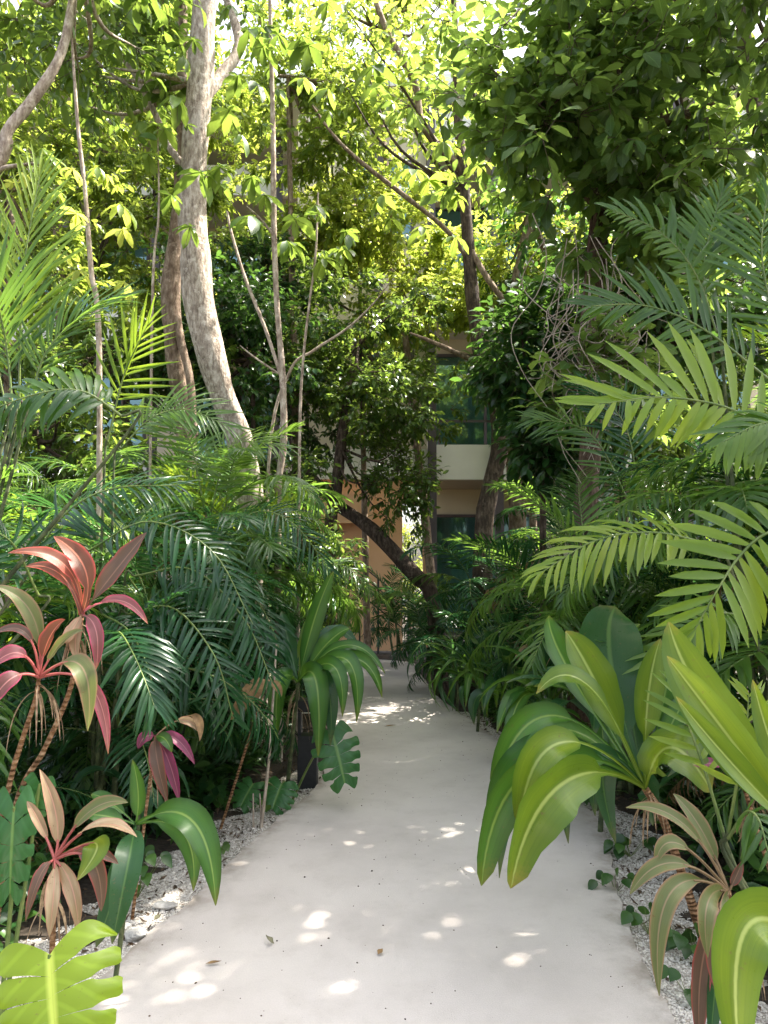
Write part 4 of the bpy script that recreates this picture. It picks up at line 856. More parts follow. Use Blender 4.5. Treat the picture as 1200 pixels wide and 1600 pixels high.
palm('palm with a pale arching frond whose leaflets hang at the left edge', -2.55, 3.15, [.8], 'dark', 103, 7, hero=[
    ([(190, 650, 3.05), (130, 612, 3.0), (60, 615, 2.95), (-40, 650, 2.9)], 'mid', [dict(up=(0, -.75, .65), pairs=20, ll=.26, lw=.035, a0=75, a1=35, lift=10, bend=1.1, start=.15, sides=(-1, 1), seed=8)]),
    ([(40, 900, 3.3), (95, 810, 3.3), (170, 765, 3.25), (280, 758, 3.2)], 'dark', dict(up=(0, -.6, .8), pairs=28, ll=.27, lw=.019, a0=76, a1=30, lift=8, bend=1.0, start=.1, seed=9)),
    ([(60, 930, 3.2), (20, 850, 3.1), (-30, 830, 3.0), (-90, 850, 2.9)], 'dark', dict(up=(0, -.6, .8), pairs=24, ll=.26, lw=.022, a0=76, a1=30, lift=8, bend=1.0, start=.1, seed=10))])
palm('dark palm whose long fronds hang behind the red cordylines', -1.62, 4.25, [1.05, .7], 'dark', 104, 8, hero=[
    ([(140, 860, 4.1), (230, 815, 3.95), (330, 860, 3.85), (395, 975, 3.8)], 'dark', dict(up=(.2, -.6, .75), pairs=28, ll=.31, lw=.027, a0=72, a1=30, lift=2, bend=.8, start=.1, seed=11)),
    ([(210, 900, 4.1), (300, 890, 4.0), (380, 965, 3.9), (425, 1065, 3.85)], 'dark', dict(up=(.2, -.6, .75), pairs=26, ll=.30, lw=.027, a0=70, a1=30, lift=2, bend=.8, start=.1, seed=12)),
    ([(200, 960, 3.9), (270, 950, 3.8), (335, 1025, 3.7), (365, 1125, 3.7)], 'dark', dict(up=(.2, -.6, .75), pairs=24, ll=.28, lw=.027, a0=70, a1=30, lift=2, bend=.8, start=.1, seed=13)),
    ([(160, 960, 3.8), (200, 985, 3.7), (230, 1040, 3.6), (245, 1110, 3.6)], 'dark', dict(up=(.2, -.6, .75), pairs=22, ll=.24, lw=.026, a0=70, a1=30, lift=2, bend=.8, start=.1, seed=14))])
palm('dark palm between the brown stick and the leafy plant by the bollard', -1.35, 5.5, [1.35, 1.0, .6], 'dark', 105, 8, hero=[
    ([(330, 850, 5.2), (400, 800, 5.1), (460, 820, 5.0), (515, 890, 5.0)], 'dark', dict(up=(.1, -.6, .8), pairs=26, ll=.32, lw=.024, a0=72, a1=28, lift=5, bend=.8, start=.1, seed=15))])
palm('tall mid green palm at the foot of the stout pale trunk', -2.5, 5.2, [1.7, 1.3], 'mid', 106, 8)
palm('tall palm at the far left with sunlit top fronds', -3.3, 4.6, [1.9, 1.4], 'yel', 107, 8)
palm('shaded palm beside the path beyond the leafy plant', -1.3, 6.9, [1.25, .85], 'dark', 108, 8)
palm('mid green palm behind the tallest sapling', -2.2, 6.7, [1.6, 1.1], 'mid', 109, 8)
palm('glinting palm left of the path end', -1.15, 8.2, [1.15, .75], 'mid', 110, 8, hero=[
    ([(450, 900, 6.6), (500, 880, 6.5), (545, 890, 6.4), (580, 925, 6.4)], 'mid', dict(up=(.1, -.5, .85), pairs=24, ll=.26, lw=.022, a0=70, a1=26, lift=8, bend=.8, start=.1, seed=16))])
palm('palm whose fronds cover the foot of the stout pale trunk', -1.38, 5.75, [2.0, 1.7, 1.4], 'mid', 113, 12, hero=[
    ([(330, 800, 5.6), (350, 720, 5.6), (380, 690, 5.5), (450, 700, 5.4)], 'mid', dict(up=(.1, -.6, .8), pairs=26, ll=.34, lw=.024, a0=70, a1=26, lift=10, bend=.7, start=.1, seed=51)),
    ([(320, 800, 5.6), (300, 700, 5.6), (270, 650, 5.5), (215, 640, 5.4)], 'mid', dict(up=(-.1, -.6, .8), pairs=26, ll=.34, lw=.024, a0=70, a1=26, lift=10, bend=.7, start=.1, seed=52))])
palm('tall palm closing the gap at the right edge below the dark trunked tree', 3.45, 4.0, [2.2, 1.8], 'mid', 214, 11)
palm('broad dark palm behind the big yellow green frond', 2.45, 4.55, [1.75, 1.4], 'dark', 215, 11)
GL = 'shaded palms deep in the left thicket'
for k, (x, y, hs, c) in enumerate([(-3.4, 6.2, [1.8], 'mid'), (-2.9, 8.4, [1.6], 'mid'), (-1.9, 9.6, [1.2], 'dark'), (-4.3, 5.6, [1.9], 'mid'), (-1.9, 6.1, [1.9], 'mid'), (-2.7, 7.2, [2.2], 'mid'), (-3.3, 5.3, [2.3], 'mid'), (-1.6, 7.7, [1.7], 'dark'), (-1.15, 9.0, [1.1], 'dark'), (-2.2, 8.8, [2.0], 'mid'), (-2.1, 5.0, [.9, .5], 'dark'), (-2.9, 4.2, [1.2, .6], 'dark'), (-1.7, 6.4, [.7], 'dark')]):
    palm('palm half hidden deep in the left thicket behind nearer palms', x, y, hs, c, 130 + k, 8, group=GL)
palm('low dark palm filling the shade under the red cordylines', -2.0, 3.55, [.45, .3], 'dark', 111, 7, s=.8)
palm('low shaded palm behind the purple cordyline', -1.75, 4.95, [.35], 'dark', 112, 8, s=.75)
# right row
palm('big yellow green palm with broad leaflets at the right edge', 2.15, 3.05, [.9], 'mid', 201, 6, skip=lambda a: math.cos(a) < -.2, hero=[
    ([(1290, 720, 2.75), (1165, 650, 2.75), (1100, 628, 2.75), (1020, 621, 2.75), (935, 632, 2.75)], 'yel', [dict(up=(0, -.95, .25), pairs=15, ll=.37, lw=.047, a0=70, a1=14, lift=4, bend=.3, start=.2, sides=(1,), seed=21, prof=[.3, .75, 1, .75, .05]), dict(up=(0, -.95, .25), pairs=15, ll=.21, lw=.040, a0=72, a1=45, lift=16, bend=1.2, start=.22, sides=(-1,), stalk=False, seed=22, prof=[.3, .75, 1, .75, .05])]),
    ([(1300, 800, 2.55), (1200, 832, 2.55), (1155, 870, 2.55), (1122, 920, 2.5), (1085, 985, 2.5)], 'yel', dict(up=(.2, -.85, .5), pairs=13, ll=.28, lw=.042, a0=80, a1=22, lift=2, bend=.55, start=.2, seed=23, prof=[.3, .8, 1, .8, .05])),
    ([(1330, 740, 2.4), (1240, 668, 2.4), (1190, 662, 2.4), (1130, 690, 2.4)], 'mid', dict(up=(0, -.7, .7), pairs=14, ll=.22, lw=.034, a0=70, a1=30, lift=2, bend=1.2, start=.3, seed=24))])
palm('palm with a level yellowish frond over the broad leaved clump', 2.3, 3.6, [.9, .6], 'mid', 202, 6, hero=[
    ([(1110, 850, 3.3), (1020, 832, 3.25), (930, 845, 3.2), (845, 895, 3.15)], 'yel', dict(up=(0, -.55, .85), pairs=19, ll=.29, lw=.034, a0=68, a1=24, lift=6, bend=.75, start=.12, seed=25, prof=[.3, .8, 1, .8, .05])),
    ([(1150, 960, 3.2), (1120, 960, 3.15), (1070, 985, 3.1), (1010, 1040, 3.0)], 'mid', dict(up=(0, -.55, .85), pairs=17, ll=.22, lw=.03, a0=68, a1=24, lift=6, bend=.75, start=.12, seed=26))], dry=1)
palm('tall palm against the large leaved tree with blue green upper fronds', 2.05, 4.05, [1.7, 1.3], 'mid', 203, 8, hero=[
    ([(1120, 520, 3.6), (1085, 425, 3.6), (1030, 362, 3.6), (957, 328, 3.6)], 'mid', [dict(up=(0, -.9, .4), pairs=21, ll=.27, lw=.034, a0=66, a1=20, lift=8, bend=.6, start=.2, sides=(1,), seed=27), dict(up=(0, -.9, .4), pairs=21, ll=.12, lw=.03, a0=66, a1=30, lift=8, bend=.9, start=.2, sides=(-1,), stalk=False, seed=28)]),
    ([(1110, 520, 3.7), (1100, 430, 3.7), (1108, 370, 3.7), (1128, 300, 3.7)], 'mid', dict(up=(-.3, -.9, .3), pairs=22, ll=.28, lw=.028, a0=60, a1=20, lift=8, bend=.5, start=.2, seed=29)),
    ([(1210, 600, 3.3), (1100, 515, 3.3), (1010, 478, 3.3), (925, 478, 3.3)], 'mid', [dict(up=(0, -.9, .3), pairs=24, ll=.33, lw=.028, a0=64, a1=14, lift=6, bend=.4, start=.1, sides=(1,), seed=30), dict(up=(0, -.9, .3), pairs=22, ll=.22, lw=.026, a0=60, a1=20, lift=6, bend=.9, start=.15, sides=(-1,), stalk=False, seed=31)]),
    ([(1230, 560, 3.4), (1200, 460, 3.4), (1190, 380, 3.4), (1200, 300, 3.45)], 'mid', dict(up=(-.2, -.9, .3), pairs=24, ll=.34, lw=.026, a0=58, a1=18, lift=8, bend=.5, start=.1, seed=32))])
palm('tallest palm at the right edge behind the blue green fronds', 2.9, 4.3, [1.9, 1.5], 'mid', 204, 8)
palm('dark palm behind the level yellowish frond', 2.05, 4.9, [1.2, .8], 'dark', 205, 8, dry=1)
palm('deep green palm under the tangle of vines', 2.05, 5.9, [1.2, .9], 'dark', 206, 9)
palm('bluish palm at the bend on the right of the path', 1.75, 7.1, [1.1, .75], 'dark', 207, 9)
palm('feathery palm below the paler straight trunk', 1.75, 8.4, [1.2, .8], 'dark', 208, 9)
palm('low dark palm at the right of the path end', .84, 8.75, [.75, .5], 'dark', 209, 9)
palm('small dark palm standing against the orange wall', .22, 12.3, [.75, .5, 1.0], 'dark', 210, 9, s=.75)
palm('dark palm beside the foot of the leaning trunk', .72, 10.9, [.75, .5], 'dark', 211, 9)
for k, (x, y, hs, c) in enumerate([(2.9, 6.0, [1.6], 'mid'), (2.6, 7.7, [1.4], 'mid'), (3.7, 5.0, [1.9], 'mid'), (2.3, 9.6, [1.2], 'dark'), (1.7, 7.7, [1.7], 'dark'), (2.1, 6.6, [1.9], 'dark'), (2.6, 5.3, [2.2, 1.2], 'mid'), (3.1, 4.8, [2.6], 'mid'), (1.4, 9.0, [1.3], 'dark'), (2.4, 8.4, [2.0], 'dark'), (2.4, 4.3, [.9, .5], 'dark'), (2.6, 3.4, [.6], 'dark'), (1.9, 6.3, [.7], 'dark'), (1.55, 8.1, [.8], 'dark')]):
    palm('palm half hidden deep in the right thicket behind nearer palms', x, y, hs, c, 230 + k, 8, group='shaded palms deep in the right thicket')

palm('full palm in front of the red barked trunk', 1.75, 5.35, [1.5, 1.1, .7], 'mid', 212, 10, hero=[
    ([(985, 790, 5.3), (940, 700, 5.3), (900, 665, 5.3), (835, 655, 5.3)], 'mid', dict(up=(0, -.8, .5), pairs=26, ll=.36, lw=.024, a0=62, a1=20, lift=8, bend=.5, start=.1, seed=61)),
    ([(1000, 790, 5.3), (985, 690, 5.3), (960, 640, 5.3), (905, 600, 5.3)], 'dark', dict(up=(0, -.8, .5), pairs=26, ll=.36, lw=.026, a0=62, a1=20, lift=8, bend=.5, start=.1, seed=62))])
palm('full tall palm behind the blue green upper fronds', 2.55, 3.85, [2.0, 1.6], 'mid', 213, 9)
# ------------------------------------------------------------------ broad-leaved plants, built leaf by leaf
def leafplant(name, label, cat, ground, head, lv, Y, stem=None, stemr=.011, stemmat='cane_orange', group=None, petmat=None, seed=0, wave=.05, dry=0):
    """lv: (tip, via, width px, material, options); points are photo pixels with a depth offset"""
    gx = np.array([ground[0], ground[1], -.04])
    t = thing(name, label, cat, gx, group)
    hd = P(head[0], head[1], Y + (head[2] if len(head) > 2 else 0))
    mb = MB(); tube(mb, [gx] + [P(*q) for q in (stem or [])] + [hd], [stemr * 1.15, stemr, stemr * .85], 30, 9, .10, seed=seed); mb.build('stem', M[stemmat], t)
    dg_ = np.random.default_rng(seed + 400)
    for k in range(dry):
        q = dg_.uniform(.80, .97); ps = smooth_pts([gx] + [P(*a) for a in (stem or [])] + [hd], 40); b = ps[int(q * 39)]
        az = dg_.uniform(0, 6.28); ln = dg_.uniform(.10, .24); dd = np.array([math.cos(az), math.sin(az), 0])
        mb = MB(); blade(mb, b, b + dd * ln * .28 + [0, 0, -ln * .30], b + dd * ln * .42 + [0, 0, -ln], dg_.uniform(.006, .022), side=nrm(np.array([dd[1], -dd[0], 0]) + dg_.normal(0, .3, 3)), roll=dg_.normal(0, 1.2), rows=12, cols=4, pet=.05, fold=.5, seed=k)
        mb.build('dead_leaf', M['dry_leaf'], t)
    for k, (tip, via, w, mt, *op) in enumerate(lv):
        op = dict(op[0]) if op else {}
        base = op.pop('base', None); b = hd if base is None else P(base[0], base[1], Y + (base[2] if len(base) > 2 else 0))
        lb = op.pop('label', None)
        tp = P(tip[0], tip[1], Y + (tip[2] if len(tip) > 2 else 0)); vi = P(via[0], via[1], Y + (via[2] if len(via) > 2 else 0))
        mb = MB(); op.setdefault('wave', wave); op.setdefault('fold', .28)
        pm = op.pop('petm', petmat)
        blade(mb, b, vi, tp, w * Y / FPX, seed=seed * 50 + k, **op)
        o = mb.build('leaf', M[mt], t)
        if lb: o['label'] = lb
        pt = op.get('pet', .16)
        if pm:
            c = 2 * vi - .5 * (b + tp); q = np.linspace(0, pt + .04, 5)[:, None]; C = (1 - q) ** 2 * b + 2 * q * (1 - q) * c + q * q * tp
            mb = MB(); tube(mb, C - np.array([0, 0, .002]), [.0055, .0035], 8, 6); s = mb.build('petiole', M[pm], t)
    return t
K = dict
# the two red cordylines
leafplant('red_cordyline', 'taller red cordyline with coral leaves held up and a hanging pink leaf', 'cordyline', (-1.42, 2.75), (128, 960), [
    ((12, 864, -.1), (98, 880, -.02), 35, 'coral', K(pet=.30, petw=.28)), ((40, 885, .05), (95, 898, .0), 30, 'coral', K(pet=.30, petw=.28)),
    ((84, 838, .05), (133, 890, .0), 48, 'coral', K(pet=.28, petw=.28)), ((229, 832, 0), (178, 895, 0), 53, 'bronze', K(pet=.22, label='dark bronze red edged leaf')),
    ((231, 975, -.15), (185, 938, -.1), 26, 'pink', K(pet=.25, fold=.5)), ((150, 1046, -.12), (150, 985, -.12), 32, 'pink', K(pet=.14, nh=(.1, -1, .1))),
    ((168, 942, -.12), (150, 946, -.06), 23, 'pink', K(pet=.1, nh=(0, -.3, 1))), ((102, 1005, -.1), (110, 990, -.08), 28, 'tan', K(pet=.05, nh=(0, -1, .2))), ((122, 1030, -.12), (118, 1000, -.06), 26, 'tan', K(pet=.05, nh=(0, -1, .2)))],
    2.75, stem=[(20, 1275, 2.72), (70, 1170, 2.72), (108, 1082, 2.73), (119, 1020, 2.74)], stemr=.0095, petmat=None, seed=1, dry=14)
leafplant('red_cordyline', 'shorter red cordyline at the left edge with an orange upright leaf', 'cordyline', (-1.45, 2.62), (61, 1058), [
    ((-12, 915, -.05), (50, 960, 0), 39, 'olive', K(pet=.22, label='olive green leaf')), ((-30, 1005, 0), (35, 985, -.05), 21, 'bronze', K(pet=.3)),
    ((-35, 1070, -.1), (22, 1020, -.1), 39, 'pink', K(pet=.3)), ((-22, 1115, -.15), (18, 1060, -.15), 40, 'pink', K(pet=.35, nh=(0, -1, .3))),
    ((102, 968, 0), (76, 1000, 0), 39, 'coral', K(pet=.25, fold=.5)), ((130, 985, -.05), (95, 1005, -.02), 26, 'olive', K(pet=.2)),
    ((137, 1142, -.12), (126, 1040, -.12), 46, 'olive', K(pet=.26, label='drooping olive leaf with a red edge')), ((169, 1178, -.04), (140, 1070, -.06), 28, 'pink', K(pet=.4))],
    2.62, stem=[(8, 1255, 2.6), (32, 1165, 2.6), (55, 1095, 2.61)], stemr=.0088, petmat='petiole_red', seed=2, dry=12)
leafplant('bronze_cordyline', 'low cordyline with pale bronze leaves hanging round red stalks at lower left', 'cordyline', (-1.02, 2.36), (86, 1342), [
    ((62, 1202, .05), (88, 1275, .02), 34, 'tan', K(pet=.2)), ((42, 1252, .05), (62, 1285, .03), 22, 'tan', K(pet=.25)), ((200, 1254, -.05), (140, 1268, -.03), 34, 'olive', K(pet=.28)),
    ((214, 1308, -.12), (150, 1290, -.1), 34, 'tan', K(pet=.28, nh=(0, -.3, 1))), ((120, 1376, -.15), (150, 1318, -.1), 52, 'broad_yel', K(pet=.4, nh=(.1, -.6, .8), label='glossy lit green leaf')),
    ((40, 1440, -.08), (62, 1370, -.06), 26, 'bronze', K(pet=.16, nh=(-.3, -1, .1))), ((77, 1464, -.14), (84, 1395, -.12), 32, 'tan', K(pet=.12, nh=(0, -1, .15))), ((122, 1452, -.14), (112, 1385, -.12), 34, 'tan', K(pet=.12, nh=(.1, -1, .15))),
    ((158, 1424, -.1), (142, 1342, -.1), 36, 'bronze', K(pet=.3, nh=(.3, -1, .2))), ((185, 1350, -.02), (140, 1330, 0), 26, 'bronze', K(pet=.3))],
    2.36, stemr=.009, petmat='petiole_red', seed=3, dry=7)
leafplant('broadleaf_plant', 'green leafy plant leaning over the gravel with one leaf upright', 'plant', (-1.0, 2.85), (212, 1288), [
    ((337, 1415, -.15), (300, 1282, -.1), 66, 'broad_green', K(pet=.16, fold=.35, nh=(.3, -.9, .5))), ((302, 1392, -.02), (285, 1300, -.02), 46, 'broad_green', K(pet=.18, nh=(.3, -1, .2))),
    ((207, 1187, .0), (216, 1240, 0), 34, 'broad_green', K(pet=.14, nh=(.1, -1, .1), label='upright narrow leaf')), ((142, 1242, .05), (170, 1252, .02), 30, 'broad_green', K(pet=.2)), ((150, 1480, -.2), (188, 1370, -.15), 60, 'broad_dark', K(pet=.15, nh=(.6, -1, .1))),
    ((175, 1475, -.3), (200, 1350, -.25), 56, 'broad_dark', K(pet=.15, nh=(.2, -1, .1))), ((135, 1275, -.05), (165, 1275, -.04), 36, 'broad_green', K(pet=.2))],
    2.85, stemr=.009, stemmat='cane', petmat=None, seed=4)
leafplant('purple_cordyline', 'small cordyline with hanging magenta leaves in the left shade', 'cordyline', (-1.12, 3.4), (243, 1150), [
    ((216, 1170, -.05), (226, 1152, -.05), 24, 'magenta', K(pet=.1, nh=(0, -1, .3))), ((262, 1255, -.08), (246, 1190, -.08), 32, 'bronze', K(pet=.1, nh=(0, -1, .1), label='dark bronze leaf with a magenta edge')),
    ((280, 1252, -.05), (264, 1190, -.05), 28, 'magenta', K(pet=.1, nh=(.1, -1, .1))), ((304, 1194, -.02), (276, 1155, -.02), 24, 'magenta', K(pet=.15)), ((268, 1175, -.06), (258, 1155, -.05), 26, 'broad_green', K(pet=.1)),
    ((316, 1148, 0), (285, 1125, 0), 18, 'tan', K(pet=.4, nh=(0, -1, .3))), ((312, 1158, -.03), (300, 1118, 0), 18, 'dead', K(pet=.5, nh=(.3, -1, .1)))], 3.4, stemr=.007, seed=5, dry=6)
leafplant('broadleaf_plant', 'large leafy green plant arching over the black bollard', 'plant', (-.66, 5.1), (466, 1066), [
    ((521, 893, -.05), (492, 965, 0), 40, 'broad_green', K(pet=.12, nh=(.4, -1, .1))), ((440, 955, .1), (450, 1000, .05), 36, 'broad_dark', K(pet=.12)), ((547, 982, 0), (512, 1005, 0), 40, 'broad_green', K(pet=.2)),
    ((602, 1053, -.15), (540, 1008, -.1), 26, 'broad_green', K(pet=.2)), ((597, 1090, -.2), (552, 1028, -.15), 34, 'broad_green', K(pet=.22, fold=.5)), ((557, 1128, -.3), (540, 1030, -.25), 40, 'broad_green', K(pet=.2, nh=(.4, -.8, .4))),
    ((535, 1120, -.35), (520, 1040, -.3), 36, 'broad_green', K(pet=.18, nh=(.3, -.9, .3))), ((497, 1182, -.3), (493, 1062, -.3), 50, 'broad_green', K(pet=.12, nh=(.1, -1, .25))), ((516, 1165, -.22), (508, 1065, -.25), 40, 'broad_dark', K(pet=.12, nh=(.3, -1, .25))),
    ((432, 1155, -.25), (438, 1065, -.25), 46, 'broad_green', K(pet=.14, nh=(-.2, -1, .3), label='drooping leaf with a yellow edge')), ((592, 1042, .1), (530, 1010, .1), 24, 'broad_dark', K(pet=.2)), ((505, 940, .1), (480, 990, .05), 30, 'broad_yel', K(pet=.15)),
    ((408, 1040, .05), (430, 1020, 0), 34, 'broad_dark', K(pet=.2)), ((400, 990, .1), (430, 1005, .1), 34, 'broad_dark', K(pet=.2)), ((560, 1010, .15), (515, 990, .1), 34, 'broad_dark', K(pet=.2))],
    4.9, stemr=.014, stemmat='cane', seed=6, wave=.07, dry=10)
leafplant('broadleaf_plant', 'big yellow green broad leaved clump bending over the right of the path', 'plant', (1.34, 3.2), (1008, 1232), [
    ((962, 948, .1), (955, 1040, .12), 112, 'broad_dark', K(pet=.2, nh=(-.1, -1, .12), fold=.15, prof='broad', label='broad dark upright leaf at the back')), ((858, 962, .02), (890, 1050, .02), 62, 'broad_green', K(pet=.3, nh=(.35, -1, .1))), ((884, 986, -.1), (935, 1075, -.08), 88, 'broad_yel', K(pet=.26, nh=(.25, -1, .2))),
    ((1032, 998, -.02), (1012, 1095, -.02), 62, 'broad_yel', K(pet=.28, nh=(-.2, -1, .1), label='upright yellow green leaf with a brown tip')), ((838, 1084, -.2), (920, 1072, -.2), 50, 'broad_yel', K(pet=.32, nh=(.2, -.7, .8))), ((1000, 975, .18), (960, 1000, .15), 52, 'broad_green', K(pet=.5, nh=(0, -.3, 1), base=(930, 1000, .1))),
    ((798, 1388, -.5), (882, 1222, -.5), 80, 'broad_yel', K(pet=.28, wave=.09, nh=(.45, -1, .25), fold=.42, prof='broad')), ((752, 1384, -.35), (836, 1200, -.35), 62, 'broad_green', K(pet=.34, wave=.09, prof='broad', nh=(.3, -1, .3), fold=.5)), ((768, 1310, -.1), (850, 1168, -.15), 58, 'broad_green', K(pet=.36, wave=.08, prof='broad', nh=(-.1, -.9, .5))),
    ((836, 1335, -.2), (898, 1195, -.25), 66, 'broad_green', K(pet=.32, wave=.08, prof='broad', nh=(.3, -1, .3), fold=.4)), ((780, 1372, -.2), (850, 1175, -.25), 44, 'broad_dark', K(pet=.2, nh=(0, -1, .3))), ((1112, 1238, -.2), (1048, 1168, -.2), 84, 'broad_yel', K(pet=.1, nh=(.0, -.75, .75), fold=.15, prof='broad')),
    ((812, 1290, -.4), (878, 1160, -.4), 58, 'broad_yel', K(pet=.38, prof='broad', nh=(.1, -.8, .6), fold=.45)), ((770, 1240, -.1), (862, 1118, -.1), 54, 'broad_green', K(pet=.38, prof='broad', nh=(.1, -.8, .6), fold=.45)), ((858, 1300, -.1), (925, 1180, -.1), 46, 'broad_dark', K(pet=.25, nh=(.2, -1, .3))),
    ((910, 1000, .12), (925, 1080, .1), 50, 'broad_green', K(pet=.3, nh=(.3, -1, .15))), ((1065, 985, .1), (1040, 1080, .08), 52, 'broad_green', K(pet=.3, nh=(-.3, -1, .15))), ((1085, 1080, .05), (1050, 1130, .02), 46, 'broad_green', K(pet=.3, nh=(-.2, -.8, .6))),
    ((962, 1318, 0), (945, 1195, 0), 60, 'broad_dark', K(pet=.15, nh=(0, -1, .2))), ((888, 1318, -.05), (905, 1200, -.05), 44, 'broad_dark', K(pet=.15, nh=(0, -1, .2))), ((1020, 1290, .1), (1010, 1230, .1), 54, 'broad_dark', K(pet=.1, nh=(0, -1, .2))), ((930, 1275, .1), (940, 1200, .1), 50, 'broad_dark', K(pet=.1, nh=(0, -1, .2))),
    ((1060, 1040, .15), (1040, 1120, .1), 46, 'broad_dark', K(pet=.2, nh=(0, -1, .2))), ((830, 1240, .0), (880, 1140, .0), 50, 'broad_green', K(pet=.2, nh=(-.2, -.6, .8))), ((985, 1010, .2), (985, 1100, .2), 70, 'broad_dark', K(pet=.2, nh=(.1, -1, .1)))],
    2.95, stem=[(1040, 1290, 3.1)], stemr=.017, petmat=None, seed=7, wave=.05, dry=12)
def rosette(name, label, cat, x, y, h, n, L, w, mats, seed, group=None, droop=1.2, e=(75, 5), az=None, stemmat='cane', wave=.06):
    """a rosette of big leaves round a short cane"""
    g = np.random.default_rng(seed); t = thing(name, label, cat, (x, y, -.05), group); top = np.array([x, y, h])
    mb = MB(); tube(mb, [(x, y, -.05), (x + .02, y, h * .5), top], [.016, .013, .011], 12, 8, .08); mb.build('stem', M[stemmat], t)
    for k in range(n):
        q = k / max(1, n - 1); a = (az[0] + (az[1] - az[0]) * g.uniform()) if az else k * 2.4 + g.normal(0, .3)
        el = rad(e[0] + (e[1] - e[0]) * q + g.normal(0, 6)); l = L * g.uniform(.75, 1.15); d = np.array([math.cos(a), math.sin(a), 0])
        dr = droop * (.45 + .75 * q) * g.uniform(.7, 1.2)
        via = top + (d * math.cos(el) + np.array([0, 0, math.sin(el)])) * l * .52
        e2 = el - dr; tip = via + (d * math.cos(e2) + np.array([0, 0, math.sin(e2)])) * l * .5
        tip[2] = max(tip[2], .03)
        mb = MB(); blade(mb, top + np.array([0, 0, -.06 * q]), via, tip, w * g.uniform(.9, 1.3), side=nrm(np.array([d[1], -d[0], 0]) + g.normal(0, .22, 3)), roll=g.normal(0, .35), fold=.3, wave=wave, rows=16, cols=6, pet=.2, seed=seed * 30 + k, prof='lance')
        mb.build('leaf', M[mats[int(g.integers(len(mats)))]], t)
    return t
BG, BD = 'broad_green', 'broad_dark'
AZ = (rad(60), rad(330))
rosette('broadleaf_plant', 'dark leafy plant whose leaves droop onto the path behind the yellow green clump', 'plant', 1.25, 4.4, .58, 16, .62, .15, [BG, BD, BD], 51, droop=1.5, az=(rad(125), rad(300)))
rosette('broadleaf_plant', 'leafy plant with a tall upright leaf right of the middle of the path', 'plant', 1.12, 5.1, .60, 20, .66, .15, [BG, BG, BD], 52, droop=1.45, az=AZ, e=(80, 0))
rosette('broadleaf_plant', 'mid green plant just before the narrow leaved plant on the right', 'plant', 1.02, 6.0, .50, 20, .62, .13, [BG, BD], 62, droop=1.4, az=AZ, e=(80, -5))
rosette('broadleaf_plant', 'narrow leaved dark plant hanging over the right edge near the path end', 'plant', .86, 6.95, .46, 28, .62, .085, [BD, BG], 53, droop=1.5, az=AZ, e=(75, -10))
rosette('broadleaf_plant', 'low dark plant at the bend on the right of the path', 'plant', .76, 7.9, .40, 24, .58, .085, [BD, BG], 54, droop=1.4, az=AZ, e=(75, -10))
rosette('broadleaf_plant', 'very dark plant at the right side of the far end of the path', 'plant', .64, 9.0, .38, 26, .55, .08, [BD], 63, droop=1.4, e=(75, -10))
rosette('bronze_cordyline', 'dull bronze cordyline behind the plants on the right of the path', 'cordyline', 1.36, 4.85, .86, 14, .40, .055, ['bronze', 'tan', 'olive'], 55, droop=1.5)
rosette('bronze_cordyline', 'small pinkish bronze cordyline between the right hand plants', 'cordyline', 1.22, 5.6, .82, 12, .36, .05, ['bronze', 'tan'], 56, droop=1.4)
rosette('broadleaf_plant', 'shaded plant under the palms by the purple cordyline', 'plant', -1.35, 4.1, .35, 12, .42, .08, ['broad_dark'], 57, droop=1.4)
rosette('broadleaf_plant', 'shaded plant on the left of the path beyond the bollard', 'plant', -.9, 6.4, .5, 13, .45, .06, ['broad_dark', 'broad_green'], 58, droop=1.5)
rosette('broadleaf_plant', 'small plant at the left of the path end beside the far bollard', 'plant', -.95, 9.2, .4, 12, .4, .06, ['broad_green', 'broad_dark'], 59, droop=1.4)
rosette('broadleaf_plant', 'dark plant in the bed where the path turns at the orange wall', 'plant', .55, 11.6, .55, 28, .55, .06, ['broad_dark'], 64, droop=1.5)
rosette('broadleaf_plant', 'dark plant low against the foot of the leaning trunk', 'plant', .8, 9.9, .35, 14, .4, .06, ['broad_dark'], 60, droop=1.4)
rosette('broadleaf_plant', 'dark undergrowth plant behind the right hand clump', 'plant', 1.75, 3.75, .4, 12, .5, .09, ['broad_dark'], 61, droop=1.4)
# near right leaves
leafplant('broadleaf_plant', 'close yellow green plant at the right edge with long upswept leaves', 'plant', (1.32, 1.95), (1275, 1330), [
    ((1045, 972, .15), (1110, 1110, .1), 120, 'broad_yel', K(pet=.12, nh=(-.3, -1, .0), fold=.3)), ((1042, 1025, .0), (1130, 1140, .0), 80, 'broad_yel', K(pet=.12, nh=(-.3, -.9, .3), fold=.45)), ((1056, 1088, -.08), (1150, 1200, -.05), 56, 'broad_yel', K(pet=.2, nh=(-.3, -.8, .6), fold=.4)),
    ((1176, 1062, .05), (1215, 1190, .02), 60, 'broad_yel', K(pet=.2, nh=(-.5, -1, .2), fold=.5)), ((1330, 1000, .1), (1300, 1150, .1), 90, 'broad_green', K(pet=.2))],
    1.95, stemr=.016, stemmat='cane', seed=8, wave=.03)
leafplant('broadleaf_plant', 'nearest plant, one huge bright leaf drooping into the lower right corner', 'plant', (1.02, 1.5), (1300, 1520), [
    ((1160, 1690, -.08), (1170, 1445, -.06), 98, 'broad_yel', K(pet=.18, nh=(-.3, -1, .35), fold=.35, prof='long')), ((1330, 1700, 0), (1330, 1560, 0), 110, 'broad_green', K(pet=.2))],
    1.5, stemr=.014, stemmat='cane', seed=9, wave=.03)
